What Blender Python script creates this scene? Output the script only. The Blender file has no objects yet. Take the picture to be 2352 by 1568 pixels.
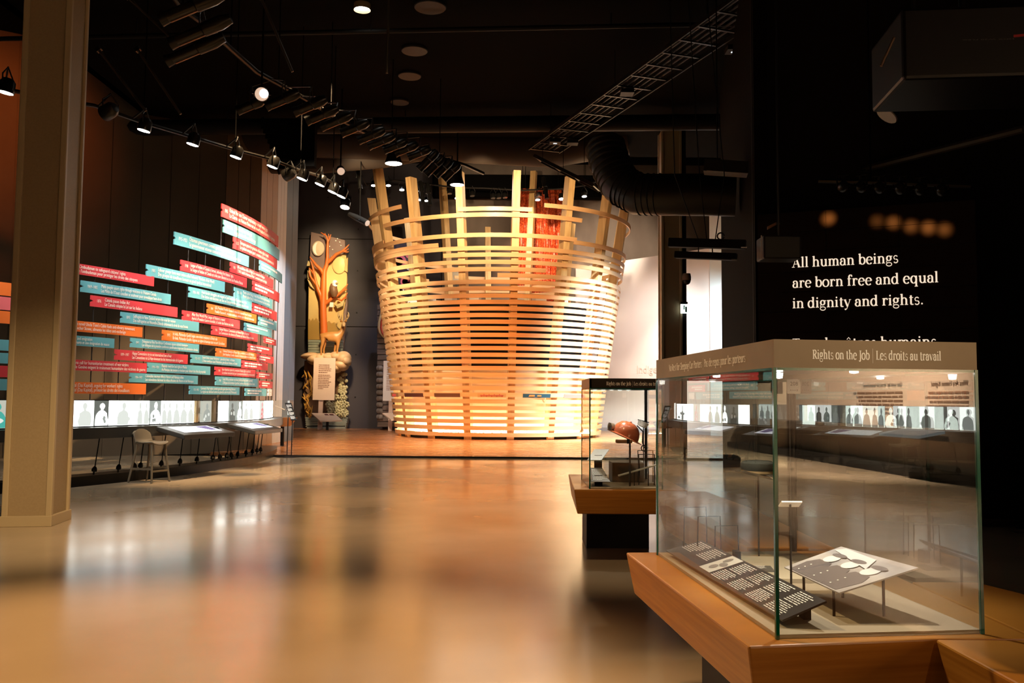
import bpy, bmesh, math, random
from mathutils import Vector, Matrix
random.seed(7)
C = bpy.context.scene.collection
SC = bpy.context.scene
R = math.radians
# ------------------------------------------------------------------ camera
F_PX, PITCH, ROLL, CAMZ = 2060.0, math.atan(135/2060), 0.0077, 1.6
_R0, _U0, _F = Vector((1,0,0)), Vector((0,-math.sin(PITCH),math.cos(PITCH))), Vector((0,math.cos(PITCH),math.sin(PITCH)))
_c, _s = math.cos(ROLL), math.sin(ROLL)
RIGHT, UP = _c*_R0+_s*_U0, -_s*_R0+_c*_U0
O = Vector((0,0,CAMZ))
cam = bpy.data.objects.new('camera', bpy.data.cameras.new('camera'))
C.objects.link(cam); SC.camera = cam
cam.data.sensor_width = 36; cam.data.lens = 36*F_PX/2352; cam.data.clip_end = 200; cam.data.clip_start = .05
cam.matrix_world = Matrix(((RIGHT.x,UP.x,-_F.x,0),(RIGHT.y,UP.y,-_F.y,0),(RIGHT.z,UP.z,-_F.z,CAMZ),(0,0,0,1)))
# ------------------------------------------------------------------ view, world
SC.view_settings.view_transform = 'Standard'; SC.view_settings.look = 'None'
SC.view_settings.gamma = 1; SC.view_settings.use_curve_mapping = False
SC.view_settings.exposure = 0.0
w = bpy.data.worlds.new('world'); SC.world = w; w.use_nodes = True
w.node_tree.nodes['Background'].inputs[0].default_value = (1,.72,.45,1)
w.node_tree.nodes['Background'].inputs[1].default_value = 0.004
# ------------------------------------------------------------------ lights of the hall, some added without a fixture
WARM, TUNG, NEUT, COOL = (1,.66,.34), (1,.74,.46), (1,.88,.72), (.86,.94,1)
def spot(loc, aim, watts, deg=40, col=WARM, blend=.5, size=.08):
    l = bpy.data.lights.new('spot', 'SPOT'); l.energy = watts; l.color = col
    l.spot_size = R(deg); l.spot_blend = blend; l.shadow_soft_size = size
    o = bpy.data.objects.new('spot_light', l); C.objects.link(o); o.location = loc
    o.rotation_euler = (Vector(aim)-Vector(loc)).to_track_quat('-Z','Y').to_euler(); return o
def area(loc, aim, watts, sx, sy, col=WARM):
    l = bpy.data.lights.new('area', 'AREA'); l.energy = watts; l.color = col; l.shape = 'RECTANGLE'; l.size = sx; l.size_y = sy
    o = bpy.data.objects.new('area_light', l); C.objects.link(o); o.location = loc
    o.rotation_euler = (Vector(aim)-Vector(loc)).to_track_quat('-Z','Y').to_euler(); return o
BX, BY = -0.54, 37.0      # centre of the slatted drum
# drum: white-warm on its upper rings, orange on its body, cool white from the right
for sx,sp in ((-5.5,4200),(-1,6000),(3.0,4200)): spot((sx,25.6,8.3),(BX+sx*.55,BY-5.2,8.3),sp*.66,52,(1,.76,.48),1.0,.15)
spot((-3.6,25,6.4),(BX-1.2,BY-4.5,3.2),2300,36,(1,.46,.16),.8,.15)
spot((1.2,25,7.6),(BX+.6,BY-4.5,3.2),2000,46,(1,.46,.16),.8,.15)
spot((5.2,29.5,8.8),(3.7,35.5,.6),45000,58,(.62,.80,1),1.0,.9)
spot((-6.3,29.5,8.0),(-4.4,35.0,3.5),4200,64,(1,.82,.62),1.0)
area((BX,BY,10.2),(BX,BY,0),420,5,5,NEUT)
spot((-3.5,27.4,8.9),(-3.6,29.3,0),4500,70,WARM,.9)
spot((2.5,27.4,8.9),(1.5,29.5,0),4500,70,(1,.75,.5),.9)
# reliefs, back walls
spot((-6.6,36,11.8),(-8.95,43.9,8.6),5200,28,(1,.76,.42),1.0,.4)
spot((-6.2,36,10.5),(-8.85,43.9,6.2),5200,28,(1,.76,.42),1.0,.4)
spot((-7.4,36.5,9.0),(-8.9,43.5,2.6),5600,28,(1,.70,.40),1.0,.4)
spot((-4.8,38,12.5),(-5.6,44.5,2.2),1500,44,(.72,.80,1),.8)
spot((3.5,38,11),(5.2,45.4,8.5),3000,54,(1,.82,.62),.9)
spot((0.5,37.5,11),(1.3,43.4,8.8),3600,38,(1,.66,.45),.7)
spot((6.2,36.4,9.4),(5.9,42.2,2.8),2300,64,(1,.88,.80),.9)
spot((6.6,36.8,9.2),(6.6,41.3,3.2),3000,30,(1,.90,.74),1.0)
spot((8.2,35.6,5.5),(9.0,38.5,4.6),1500,100,(.78,.94,1),1.0)  # added spot with no fixture, brightens the cool white strip
spot((3.6,41.0,10.6),(5.2,43.0,4),380,90,(1,.86,.76),1.0,.5)  # added fill, no fixture, evens out the white wall
# timeline
for px,py,aa in ((13,213,-.42),(330,300,-.31),(442,332,-.25),(541,361,-.17),(625,383,-.09),(693,411,-.02),(763,441,.06),(791,467,.14)):
    ax,ay=-21.8+15.6*math.cos(aa),22.5+15.6*math.sin(aa)
    _d=((px-1176)/F_PX)*RIGHT-((py-784)/F_PX)*UP+_F; _p=O+_d*((6.05-CAMZ)/_d.z)
    spot(_p,(ax,ay,2.9),430,58,(1,.93,.84),.6)
spot((-3.0,17.5,8.9),(-9.8,25.0,.1),10500,33,(1,.70,.40),.6,.03)
spot((-8.2,10.8,6.2),(-21.8+15.6*math.cos(-.56),22.5+15.6*math.sin(-.56),2.8),480,62,(1,.93,.84),.8)
spot((-10.9,17.5,10.6),(-13.6,22.6,8.6),1700,60,(1,.22,.04),1.0)
spot((-4.5,22,8.8),(-7.8,28.6,4),1300,34,(1,.88,.75),.7)
spot((-3.2,26,9),(-7.7,30.0,4.5),2600,30,COOL,.7)
# near floor, column, benches
spot((-3.4,4.6,8.8),(-2.5,5.0,0),4600,46,(1,.58,.25),.7)
spot((-1.5,12.5,9.2),(-2.0,12.5,0),2800,54,(1,.64,.32),.9)
spot((-1.5,4.0,8.0),(-5.9,11.3,-.5),4200,28,(1,.70,.38),1.0)
spot((-2.2,5.2,6.4),(1.1,4.2,.7),1150,32,WARM,.6)
spot((2.6,-1.2,6.0),(1.9,3.4,.8),170,40,WARM,.5)
spot((1.4,-1.5,4.6),(1.4,3.45,1.82),760,16,(1,.78,.52),1.0)
spot((-.6,5.0,7.5),(1.0,9.2,.8),650,30,WARM,.6)
spot((-.5,9.2,9.0),(-1.6,20.5,0),2600,50,WARM,.9)
for x,y,ax,ay,p_ in ((1.12,3.75,1.12,3.9,10),(1.45,3.95,1.45,3.85,30),(1.15,4.7,1.15,4.7,14),(1.12,9.3,1.12,9.35,22)):
    spot((x,y,1.715),(ax,ay,.75),p_,100,(1,.9,.78),.8,.015)
# wall behind the viewpoint
spot((7.5,-10.5,7.0),(13.5,-13.5,2.2),52000,84,(1,.80,.60),.8)
spot((-4.4,17.0,9.0),(-6.2,19.0,0),5200,46,(1,.66,.34),.9)
spot((6.5,-7.0,8.5),(9.5,-8.5,0),9000,76,(1,.78,.55),.8)
# ------------------------------------------------------------------ pixel rays -> places
def ray(px, py):
    return ((px-1176)/F_PX)*RIGHT - ((py-784)/F_PX)*UP + _F
def GZ(px, py, z=0.0):
    d = ray(px,py); return O + d*((z-CAMZ)/d.z)
def GY(px, py, y):
    d = ray(px,py); return O + d*(y/d.y)
TC, TR = Vector((-21.8,22.5)), 15.6     # plan circle of the timeline
def CY(px, py, r=TR):
    d = ray(px,py); a = d.x**2+d.y**2; b = -2*(d.x*TC.x+d.y*TC.y); c = TC.length_squared-r*r
    q = b*b-4*a*c; t = (-b-math.sqrt(q))/(2*a) if q > 0 else -b/(2*a)
    p = O+d*t; return math.atan2(p.y-TC.y, p.x-TC.x), p.z
def CP(a, z, r=TR): return Vector((TC.x+r*math.cos(a), TC.y+r*math.sin(a), z))
# ------------------------------------------------------------------ materials
MATS = {}
def mat(name, col=(.5,.5,.5), rough=.5, metal=0, spec=.5, emit=None, es=0, noise=None, bump=0, coat=0):
    if name in MATS: return MATS[name]
    m = bpy.data.materials.new(name); m.use_nodes = True; n = m.node_tree.nodes; L = m.node_tree.links
    b = n['Principled BSDF']; b.inputs['Base Color'].default_value = (*col,1); b.inputs['Roughness'].default_value = rough
    b.inputs['Metallic'].default_value = metal; b.inputs['Specular IOR Level'].default_value = spec
    b.inputs['Coat Weight'].default_value = coat
    if emit: b.inputs['Emission Color'].default_value = (*emit,1); b.inputs['Emission Strength'].default_value = es
    if noise:       # (col2, scale vector, detail, [rough2])
        tc = n.new('ShaderNodeTexCoord'); mp = n.new('ShaderNodeMapping'); nz = n.new('ShaderNodeTexNoise')
        mp.inputs['Scale'].default_value = noise[1]; nz.inputs['Scale'].default_value = 1; nz.inputs['Detail'].default_value = noise[2]
        L.new(tc.outputs['Object'], mp.inputs[0]); L.new(mp.outputs[0], nz.inputs['Vector'])
        rp = n.new('ShaderNodeValToRGB'); rp.color_ramp.elements[0].position = .32; rp.color_ramp.elements[1].position = .68
        rp.color_ramp.elements[0].color = (*col,1); rp.color_ramp.elements[1].color = (*noise[0],1)
        L.new(nz.outputs['Fac'], rp.inputs[0]); L.new(rp.outputs[0], b.inputs['Base Color'])
        if len(noise) > 3:
            mr = n.new('ShaderNodeMapRange'); mr.inputs[1].default_value=.3; mr.inputs[2].default_value=.7
            mr.inputs[3].default_value = rough; mr.inputs[4].default_value = noise[3]
            L.new(nz.outputs['Fac'], mr.inputs[0]); L.new(mr.outputs[0], b.inputs['Roughness'])
        if bump:
            bp = n.new('ShaderNodeBump'); bp.inputs['Strength'].default_value = bump; bp.inputs['Distance'].default_value=.02
            L.new(nz.outputs['Fac'], bp.inputs['Height']); L.new(bp.outputs[0], b.inputs['Normal'])
    MATS[name] = m; return m
def emat(name, col, s): return mat(name, (.02,.02,.02), .6, emit=col, es=s)
def glass_mat(name, ior=2.0, tint=(.97,1,.985)):
    if name in MATS: return MATS[name]
    m = bpy.data.materials.new(name); m.use_nodes = True; n = m.node_tree.nodes; L = m.node_tree.links
    n.remove(n['Principled BSDF']); out = n['Material Output']
    fr = n.new('ShaderNodeFresnel'); fr.inputs[0].default_value = ior
    t = n.new('ShaderNodeBsdfTransparent'); t.inputs[0].default_value = (*tint,1)
    g = n.new('ShaderNodeBsdfAnisotropic'); g.inputs['Roughness'].default_value = .0
    ge = n.new('ShaderNodeNewGeometry'); mt = n.new('ShaderNodeMath'); mt.operation='SUBTRACT'; mt.inputs[0].default_value=1
    mu = n.new('ShaderNodeMath'); mu.operation='MULTIPLY'; L.new(ge.outputs['Backfacing'],mt.inputs[1]); L.new(mt.outputs[0],mu.inputs[0]); L.new(fr.outputs[0],mu.inputs[1])
    mx = n.new('ShaderNodeMixShader'); L.new(mu.outputs[0], mx.inputs[0]); L.new(t.outputs[0], mx.inputs[1]); L.new(g.outputs[0], mx.inputs[2])
    L.new(mx.outputs[0], out.inputs[0]); MATS[name] = m; return m
M_black = mat('black_paint', (.008,.007,.0065), .5, spec=.2)
M_iron = mat('dark_metal', (.02,.019,.018), .35, .6)
M_lampblack = mat('lamp_housing', (.016,.014,.012), .3, .3)
M_steel = mat('steel', (.45,.44,.42), .3, .9)
M_ceil = mat('ceiling_black', (.004,.0035,.003), .9, spec=.03)
M_floor = mat('polished_concrete', (.36,.275,.18), .12, spec=.55, noise=((.46,.36,.245),(.35,.35,.35),5,.26))
M_woodfloor = mat('plank_floor', (.40,.15,.055), .2, noise=((.50,.22,.085),(.5,5,1),4,.32))
M_slat = mat('maple_slat', (.66,.33,.13), .36, noise=((.78,.44,.195),(.5,.5,7),3))
M_post = mat('laminated_pine', (.60,.34,.12), .45, noise=((.78,.50,.21),(9,9,.35),4))
M_ply = mat('pale_ply', (.70,.52,.30), .5)
M_bench = mat('fir_bench', (.40,.15,.018), .38, spec=.3, noise=((.55,.235,.04),(1.5,1.5,38),4), coat=.08)
M_tan = mat('bronze_sign', (.21,.15,.085), .5, noise=((.26,.19,.115),(3,3,3),4))
M_cream = mat('cream_letter', (.92,.88,.80), .5)
M_white = mat('white_matte', (.85,.83,.79), .6)
M_column = mat('column_paint', (.30,.215,.115), .6, noise=((.33,.24,.13),(40,40,40),2))
M_colside = M_column
M_colstrip = mat('column_strip', (.42,.325,.19), .5)
M_slate = mat('slate_concrete', (.050,.044,.050), .8, spec=.2, noise=((.068,.060,.066),(.5,.5,.22),6), bump=.1)
M_conc = mat('warm_concrete', (.165,.118,.088), .8, noise=((.24,.18,.14),(.9,.9,.35),7), bump=.1)
M_whitewall = mat('white_wall', (.78,.72,.68), .7)
M_bwall = mat('black_tile', (.022,.014,.010), .45, spec=.08)
M_dark = mat('dark_wall', (.012,.009,.007), .8, spec=.05)
M_panelwall = mat('brown_panel', (.085,.060,.038), .75, spec=.1, noise=((.10,.071,.045),(.8,.8,.8),3))
M_beige = mat('beige_panel', (.45,.34,.25), .65)
M_glass = glass_mat('case_glass')
M_gedge = mat('glass_edge', (.0,.10,.055), .12, spec=.6, coat=.3)
M_red = mat('banner_red', (.66,.05,.065), .55); M_blue = mat('banner_blue', (.13,.42,.50), .55)
M_orange = mat('banner_orange', (.87,.185,.03), .55); M_pale = mat('banner_pale', (.72,.68,.66), .55)
M_btext = mat('banner_text', (.93,.90,.85), .5)
# ------------------------------------------------------------------ builders
WM = {}
def link(o, parent=None):
    C.objects.link(o)
    if parent: o.parent = parent
    return o
def tag(o, label=None, cat=None, group=None, kind=None):
    if label: o['label'] = label
    if cat: o['category'] = cat
    if group: o['group'] = group
    if kind: o['kind'] = kind
    return o
def thing(name, label, cat, loc=(0,0,0), rz=0, group=None):
    o = bpy.data.objects.new(name, None); o.empty_display_size = .1; C.objects.link(o)
    o.location = loc; o.rotation_euler = (0,0,rz)
    WM[o.name] = Matrix.Translation(Vector(loc)) @ Matrix.Rotation(rz,4,'Z')
    return tag(o, label, cat, group)
class B:
    def __init__(s): s.v=[]; s.f=[]; s.mi=[]; s.m=0
    def add(s, vs, fs):
        k=len(s.v); s.v += [Vector(v) for v in vs]; s.f += [tuple(i+k for i in f) for f in fs]; s.mi += [s.m]*len(fs); return s
    def box(s, c, d, M=None):
        vs=[Vector((x*d[0]/2,y*d[1]/2,z*d[2]/2)) for x in(-1,1) for y in(-1,1) for z in(-1,1)]
        if M is not None: vs=[M@v for v in vs]
        return s.add([v+Vector(c) for v in vs], [(0,1,3,2),(4,6,7,5),(0,4,5,1),(2,3,7,6),(0,2,6,4),(1,5,7,3)])
    def beam(s, p0, p1, wx, wy, up=(0,0,1)):
        p0=Vector(p0); p1=Vector(p1); d=(p1-p0).normalized(); u=Vector(up)
        if abs(d.dot(u))>.98: u=Vector((0,1,0))
        a=d.cross(u).normalized(); b=a.cross(d)
        vs=[p+a*x*wx/2+b*y*wy/2 for p in(p0,p1) for x,y in((-1,-1),(1,-1),(1,1),(-1,1))]
        return s.add(vs,[(3,2,1,0),(4,5,6,7),(0,1,5,4),(1,2,6,5),(2,3,7,6),(3,0,4,7)])
    def tube(s, pts, r, n=8, cap=True):
        pts=[Vector(p) for p in pts]; rs=r if isinstance(r,(list,tuple)) else [r]*len(pts); vs=[]; up=None
        for i,p in enumerate(pts):
            d=(pts[min(i+1,len(pts)-1)]-pts[max(i-1,0)])
            d=d.normalized() if d.length>1e-9 else Vector((0,0,1))
            if up is None: up=Vector((0,0,1)) if abs(d.z)<.9 else Vector((0,1,0))
            a=d.cross(up)
            if a.length<1e-4: a=d.cross(Vector((1,0,0)))
            a.normalize(); b=a.cross(d); up=b
            for k in range(n):
                t=2*math.pi*k/n; vs.append(p+(a*math.cos(t)+b*math.sin(t))*rs[i])
        fs=[(i*n+k,i*n+(k+1)%n,(i+1)*n+(k+1)%n,(i+1)*n+k) for i in range(len(pts)-1) for k in range(n)]
        if cap: fs+=[tuple(range(n))[::-1], tuple((len(pts)-1)*n+k for k in range(n))]
        return s.add(vs,fs)
    def lathe(s, prof, c=(0,0,0), n=24, M=None, a0=0, a1=2*math.pi):
        full=abs(a1-a0-2*math.pi)<1e-6; N=n if full else n+1; vs=[]
        for r,z in prof:
            for k in range(N):
                t=a0+(a1-a0)*k/n; v=Vector((r*math.cos(t),r*math.sin(t),z))
                vs.append((M@v if M is not None else v)+Vector(c))
        fs=[(i*N+k,i*N+(k+1)%N,(i+1)*N+(k+1)%N,(i+1)*N+k) for i in range(len(prof)-1) for k in range(n)]
        if full:
            if prof[0][0]>1e-6: fs.append(tuple(range(N))[::-1])
            if prof[-1][0]>1e-6: fs.append(tuple((len(prof)-1)*N+k for k in range(N)))
        return s.add(vs,fs)
    def prism(s, poly, off):      # poly: 3D points, extruded by off
        n=len(poly); off=Vector(off); vs=[Vector(p) for p in poly]+[Vector(p)+off for p in poly]
        return s.add(vs,[tuple(range(n))[::-1],tuple(range(n,2*n))]+[(i,(i+1)%n,n+(i+1)%n,n+i) for i in range(n)])
    def ball(s, c, r, n=12, M=None):
        r=r if isinstance(r,(list,tuple)) else (r,r,r); m=max(4,n//2)
        prof=[(math.sin(math.pi*i/m),-math.cos(math.pi*i/m)) for i in range(m+1)]
        S=Matrix.Diagonal(r); 
        return s.lathe([(max(a,1e-4),b) for a,b in prof],c,n,(M@S) if M is not None else S)
    def grid(s, fn, nu, nv):
        vs=[fn(i/nu,j/nv) for j in range(nv+1) for i in range(nu+1)]
        return s.add(vs,[(j*(nu+1)+i,j*(nu+1)+i+1,(j+1)*(nu+1)+i+1,(j+1)*(nu+1)+i) for j in range(nv) for i in range(nu)])
    def build(s, name, m, parent=None, smooth=False, bevel=0, subd=0, fix=True):
        me=bpy.data.meshes.new(name); inv=None
        if parent is not None: inv=WM[parent.name].inverted()
        vs=[inv@v for v in s.v] if inv is not None else s.v
        me.from_pydata([tuple(v) for v in vs],[],s.f)
        ms=m if isinstance(m,(list,tuple)) else [m]
        for q in ms: me.materials.append(q)
        if len(ms)>1:
            for p,i in zip(me.polygons,s.mi): p.material_index=i
        if fix:
            bm=bmesh.new(); bm.from_mesh(me); bmesh.ops.recalc_face_normals(bm,faces=bm.faces); bm.to_mesh(me); bm.free()
        if smooth: me.shade_smooth() if smooth is True else me.shade_smooth()
        o=bpy.data.objects.new(name,me); link(o,parent)
        if smooth:
            try: me.set_sharp_from_angle(angle=R(40))
            except Exception: pass
        if bevel:
            b=o.modifiers.new('bevel','BEVEL'); b.width=bevel; b.segments=2; b.limit_method='ANGLE'
        if subd:
            b=o.modifiers.new('subd','SUBSURF'); b.levels=subd; b.render_levels=subd
        WM[o.name]=WM[parent.name] if parent is not None else Matrix.Identity(4)
        return o
def struct(o): o['kind']='structure'; return o
def dup(root, loc=None, rot=None, label=None, group=None):
    r=root.copy(); C.objects.link(r)
    if loc is not None: r.location=loc
    if rot is not None: r.rotation_euler=rot
    if label: r['label']=label
    if group: r['group']=group
    for ch in list(root.children):
        c=ch.copy(); C.objects.link(c); c.parent=r
        for g in list(ch.children):
            d=g.copy(); C.objects.link(d); d.parent=c
    return r
# ------------------------------------------------------------------ lettering
def sans(text, size, xs=1.0, bold=0.0):
    cu=bpy.data.curves.new('t','FONT'); cu.body=text; cu.size=size; cu.resolution_u=2; cu.fill_mode='FRONT'
    o=bpy.data.objects.new('t',cu); C.objects.link(o)
    me=bpy.data.meshes.new_from_object(o.evaluated_get(bpy.context.evaluated_depsgraph_get()))
    vs=[(v.co.x*xs,v.co.y) for v in me.vertices]; fs=[tuple(p.vertices) for p in me.polygons]
    bpy.data.objects.remove(o); bpy.data.curves.remove(cu); bpy.data.meshes.remove(me)
    if bold:
        k=len(vs); vs=vs+[(x+bold*size*xs,y+bold*size*.4) for x,y in vs]; fs=fs+[tuple(i+k for i in f) for f in fs]
    return vs, fs, max([v[0] for v in vs] or [0])
def serif(text, size, T=.095, xs=1.0, t=.034):
    V=[]; Fc=[]; X=[0.0]
    def poly(ps):
        k=len(V); V.extend(((X[0]+x)*size*xs,y*size) for x,y in ps); Fc.append(tuple(range(k,k+len(ps))))
    def rect(x0,y0,x1,y1): poly([(x0,y0),(x1,y0),(x1,y1),(x0,y1)])
    def path(ps, wt=None):
        L=[]
        for i,(x,y) in enumerate(ps):
            a=ps[max(i-1,0)]; b=ps[min(i+1,len(ps)-1)]; dx,dy=b[0]-a[0],b[1]-a[1]; l=math.hypot(dx,dy) or 1
            h=(wt if wt else t+(T-t)*abs(dy)/l)/2; nx,ny=-dy/l*h,dx/l*h; L.append(((x+nx,y+ny),(x-nx,y-ny)))
        for (a,b),(c,d) in zip(L,L[1:]): poly([a,b,d,c])
    def arc(cx,cy,rx,ry,a0,a1,n=14,wt=None):
        path([(cx+rx*math.cos(R(a0+(a1-a0)*i/n)),cy+ry*math.sin(R(a0+(a1-a0)*i/n))) for i in range(n+1)],wt)
    def dot(x,y,r): poly([(x+r*math.cos(k*.6283),y+r*math.sin(k*.6283)) for k in range(10)])
    S=.055
    def stem(x,y0,y1,b='lr',tp='l'):
        rect(x-T/2,y0,x+T/2,y1)
        if b: rect(x-T/2-(S if 'l' in b else 0),y0,x+T/2+(S if 'r' in b else 0),y0+t)
        if tp=='l': poly([(x-T/2-S,y1-.03),(x-T/2-S,y1-.05),(x-T/2,y1-.06),(x-T/2,y1)])
        if tp=='b': rect(x-T/2-S,y1-t,x+T/2+S,y1)
    for ch in text:
        adv=.56
        if ch==' ': adv=.24
        elif ch=='.': dot(.12,.05,.06); adv=.26
        elif ch=='|': rect(.16,-.28,.19,.86); adv=.36
        elif ch=='l': stem(.14,0,.75); adv=.30
        elif ch=='i': stem(.14,0,.5); dot(.14,.66,.06); adv=.30
        elif ch in 'nh': stem(.14,0,.75 if ch=='h' else .5); arc(.30,.31,.16,.17,175,0); stem(.46,0,.31,tp=''); adv=.61
        elif ch=='m': stem(.14,0,.5); arc(.29,.31,.15,.17,175,0); stem(.44,0,.31,tp=''); arc(.59,.31,.15,.17,175,0); stem(.74,0,.31,tp=''); adv=.89
        elif ch=='r': stem(.14,0,.5); arc(.30,.30,.15,.18,170,60); dot(.38,.42,.055); adv=.44
        elif ch=='u': stem(.13,.17,.5,b=''); arc(.29,.18,.16,.17,180,350); stem(.45,0,.5,b='r'); adv=.60
        elif ch=='a': arc(.23,.33,.15,.155,165,0); rect(.38-T/2,.04,.38+T/2,.34); dot(.105,.36,.05); arc(.22,.15,.15,.14,80,330); arc(.43,.06,.05,.045,180,330,5,.04); adv=.52
        elif ch=='b': stem(.13,.02,.75,b=''); arc(.31,.25,.19,.245,0,360,20); adv=.56
        elif ch=='d': stem(.43,0,.75,b='r'); arc(.25,.25,.19,.245,0,360,20); adv=.59
        elif ch=='p': stem(.13,-.23,.5); arc(.31,.25,.19,.245,0,360,20); adv=.57
        elif ch=='q': stem(.43,-.23,.5,tp=''); arc(.25,.25,.19,.245,0,360,20); adv=.58
        elif ch=='o': arc(.28,.25,.22,.25,0,360,22); adv=.56
        elif ch in 'eê':
            arc(.27,.25,.20,.25,8,318,20); rect(.08,.26,.47,.295); adv=.52
            if ch=='ê': path([(.14,.58),(.27,.72),(.40,.58)],.045)
        elif ch=='g': arc(.24,.33,.15,.16,0,360,18); arc(.25,-.08,.20,.12,0,360,18,.055); arc(.13,.10,.06,.08,120,250,6,.05); rect(.36,.44,.50,.49); adv=.52
        elif ch=='s': arc(.21,.365,.135,.125,25,262,12,.06); arc(.21,.125,.145,.125,82,-155,12,.07); adv=.43
        elif ch=='t': rect(.17-T/2,.08,.17+T/2,.63); rect(.05,.46,.33,.5); arc(.26,.09,.09,.08,180,320,8); adv=.37
        elif ch=='f': stem(.16,0,.58,tp=''); arc(.28,.58,.12,.16,180,45); dot(.37,.66,.05); rect(.04,.46,.33,.5); adv=.37
        elif ch in 'vy':
            path([(.07,.49),(.27,.01)],T); rect(-.0,.47,.17,.5); path([(.46,.49),(.27,.01)] if ch=='v' else [(.46,.49),(.24,-.08),(.15,-.20)],.045); rect(.37,.47,.54,.5)
            if ch=='y': dot(.10,-.18,.055)
            adv=.53
        elif ch=='A': path([(.10,.01),(.33,.70)],.045); path([(.33,.70),(.58,.01)],T+.01); rect(.18,.22,.49,.26); rect(.0,0,.22,t); rect(.46,0,.70,t); adv=.70
        elif ch=='T': stem(.30,0,.7,tp=''); rect(.02,.66,.58,.7); rect(.02,.54,.06,.7); rect(.54,.54,.58,.7); adv=.60
        elif ch in 'RP':
            stem(.15,0,.7,tp='b'); arc(.28,.52,.22,.165,-90,90,12); rect(.15,.335,.29,.37); rect(.15,.665,.29,.7)
            if ch=='R': path([(.30,.36),(.54,.02)],T); rect(.48,0,.64,t)
            adv=.64 if ch=='R' else .56
        elif ch=='L': stem(.15,0,.7,tp='b'); rect(.15,0,.52,t); rect(.48,0,.52,.17); adv=.56
        elif ch=='N': rect(.12,0,.16,.7); path([(.12,.68),(.60,.02)],T); rect(.56,0,.60,.7); rect(.04,0,.24,t); rect(.03,.67,.2,.7); rect(.48,.67,.68,.7); adv=.72
        elif ch=='S': arc(.27,.52,.17,.165,25,262,14,.075); arc(.27,.18,.19,.17,82,-155,14,.085); adv=.54
        elif ch=='J': stem(.24,.0,.7,b='',tp='b'); arc(.12,.0,.12,.14,0,-110,8); dot(.06,-.10,.05); adv=.38
        elif ch=='C': arc(.35,.35,.28,.345,40,320,20); rect(.54,.5,.58,.66); adv=.64
        X[0]+=adv+.015
    return V, Fc, X[0]*size*xs
def put(bd, tx, org, right, up):     # lay flat lettering on a plane
    org,right,up=Vector(org),Vector(right).normalized(),Vector(up).normalized()
    bd.add([org+right*x+up*y for x,y in tx[0]], tx[1]); return bd
def dashes(width, height, n, fill=.44, seed=0, short_last=True):   # rows of illegible small print, as word-length bars
    rr=random.Random(seed); V=[]; Fc=[]
    for i in range(n):
        y=height-(i+.5)*height/n; h=height/n*fill/2; x=0; end=width*(rr.uniform(.8,1) if i<n-1 or not short_last else rr.uniform(.4,.7))
        while x<end:
            l=min(rr.uniform(.05,.17)*width,end-x); k=len(V); V+= [(x,y-h),(x+l,y-h),(x+l,y+h),(x,y+h)]; Fc.append((k,k+1,k+2,k+3)); x+=l+.018*width
    return V,Fc,width
# ================================================================== the setting
struct(B().box((-2,-.5,-.15),(60,51,.3)).build('floor', M_floor))
struct(B().prism([(-7.3,24.8,-.05),(30,24.8,-.05),(30,50,-.05),(-14,50,-.05),(-14,31,-.05)],(0,0,.1)).build('floor_wood', M_woodfloor))
struct(B().add([(-7.0,24.85,.052),(30,24.85,.052),(30,27.6,.15),(-7.6,27.6,.15),(-14,49,.15),(30,49,.15)],[(0,1,2,3),(3,2,5,4)]).build('floor_ramp', M_woodfloor))
struct(B().box((10,24.78,.028),(34.0,.04,.05)).build('trim_1', M_black))
struct(B().box((8.75,1.5,9.8),(38.5,55,.4)).build('ceiling', M_ceil))
struct(B().box((-21,1.5,11.4),(22,55,.4)).build('ceiling_left', M_ceil))
struct(B().box((-10.4,1.5,10.5),(.2,55,1.8)).build('wall_ceiling_step', M_ceil))
struct(B().box((-2,40,14.2),(60,22,.4)).build('ceiling_high', M_ceil))
struct(B().box((-2,29.1,12),(60,.3,4.4)).build('wall_fascia', M_ceil))
struct(B().box((-10.2,44.8,7),(13.2,.5,14)).build('wall_back', M_slate))
bk=B()
for i in range(8):
    for j in range(6):
        bk.lathe([(.035,0),(.035,.02)],(-15.5+i*1.55,44.54,1.2+j*2.1+(i%2)*.5),8,Matrix.Rotation(R(90),3,'X'))
struct(bk.build('wall_back_tie_holes', M_black))
struct(B().box((-10.2,44.545,5.2),(13.2,.02,.03)).box((-10.2,44.545,9.6),(13.2,.02,.03)).build('wall_back_joint', M_dark))
struct(B().box((8,45.75,7),(23.2,.5,14)).build('wall_back_right', M_conc))
def wallseg(name, a, b, z0, z1, th, m, gap=None):
    a,b=Vector((*a,0)),Vector((*b,0)); d=(b-a); n=Vector((d.y,-d.x,0)).normalized(); bd=B()
    k=1 if not gap else max(1,round(d.length/gap)); 
    for i in range(k):
        p=a+d*(i/k); q=a+d*((i+1)/k)
        if gap: e=d.normalized()*.012; p=p+e; q=q-e
        bd.prism([p+Vector((0,0,z0)),q+Vector((0,0,z0)),q+Vector((0,0,z1)),p+Vector((0,0,z1))],-n*th)
    if gap:
        bd.m=0
        p,q=a-n*.03,b-n*.03
        bd.prism([p+Vector((0,0,z0)),q+Vector((0,0,z0)),q+Vector((0,0,z1)),p+Vector((0,0,z1))],-n*th)
    return struct(bd.build(name,m))
wallseg('wall_left',(-21,18.2),(-8.5,26.2),0,11.2,.06,M_panelwall,.8)
M_endb=mat('end_beige',(.46,.36,.28),.6); M_endw=mat('end_white',(.72,.76,.80),.5); M_endblue=mat('end_blue',(.15,.20,.26),.5)
wallseg('wall_left_return',(-8.5,26.2),(-7.85,27.6),0,9.6,.06,M_panelwall,.5)
wallseg('wall_left_end',(-7.85,27.6),(-7.75,29.2),0,9.6,.06,M_endb,.5)
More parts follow.
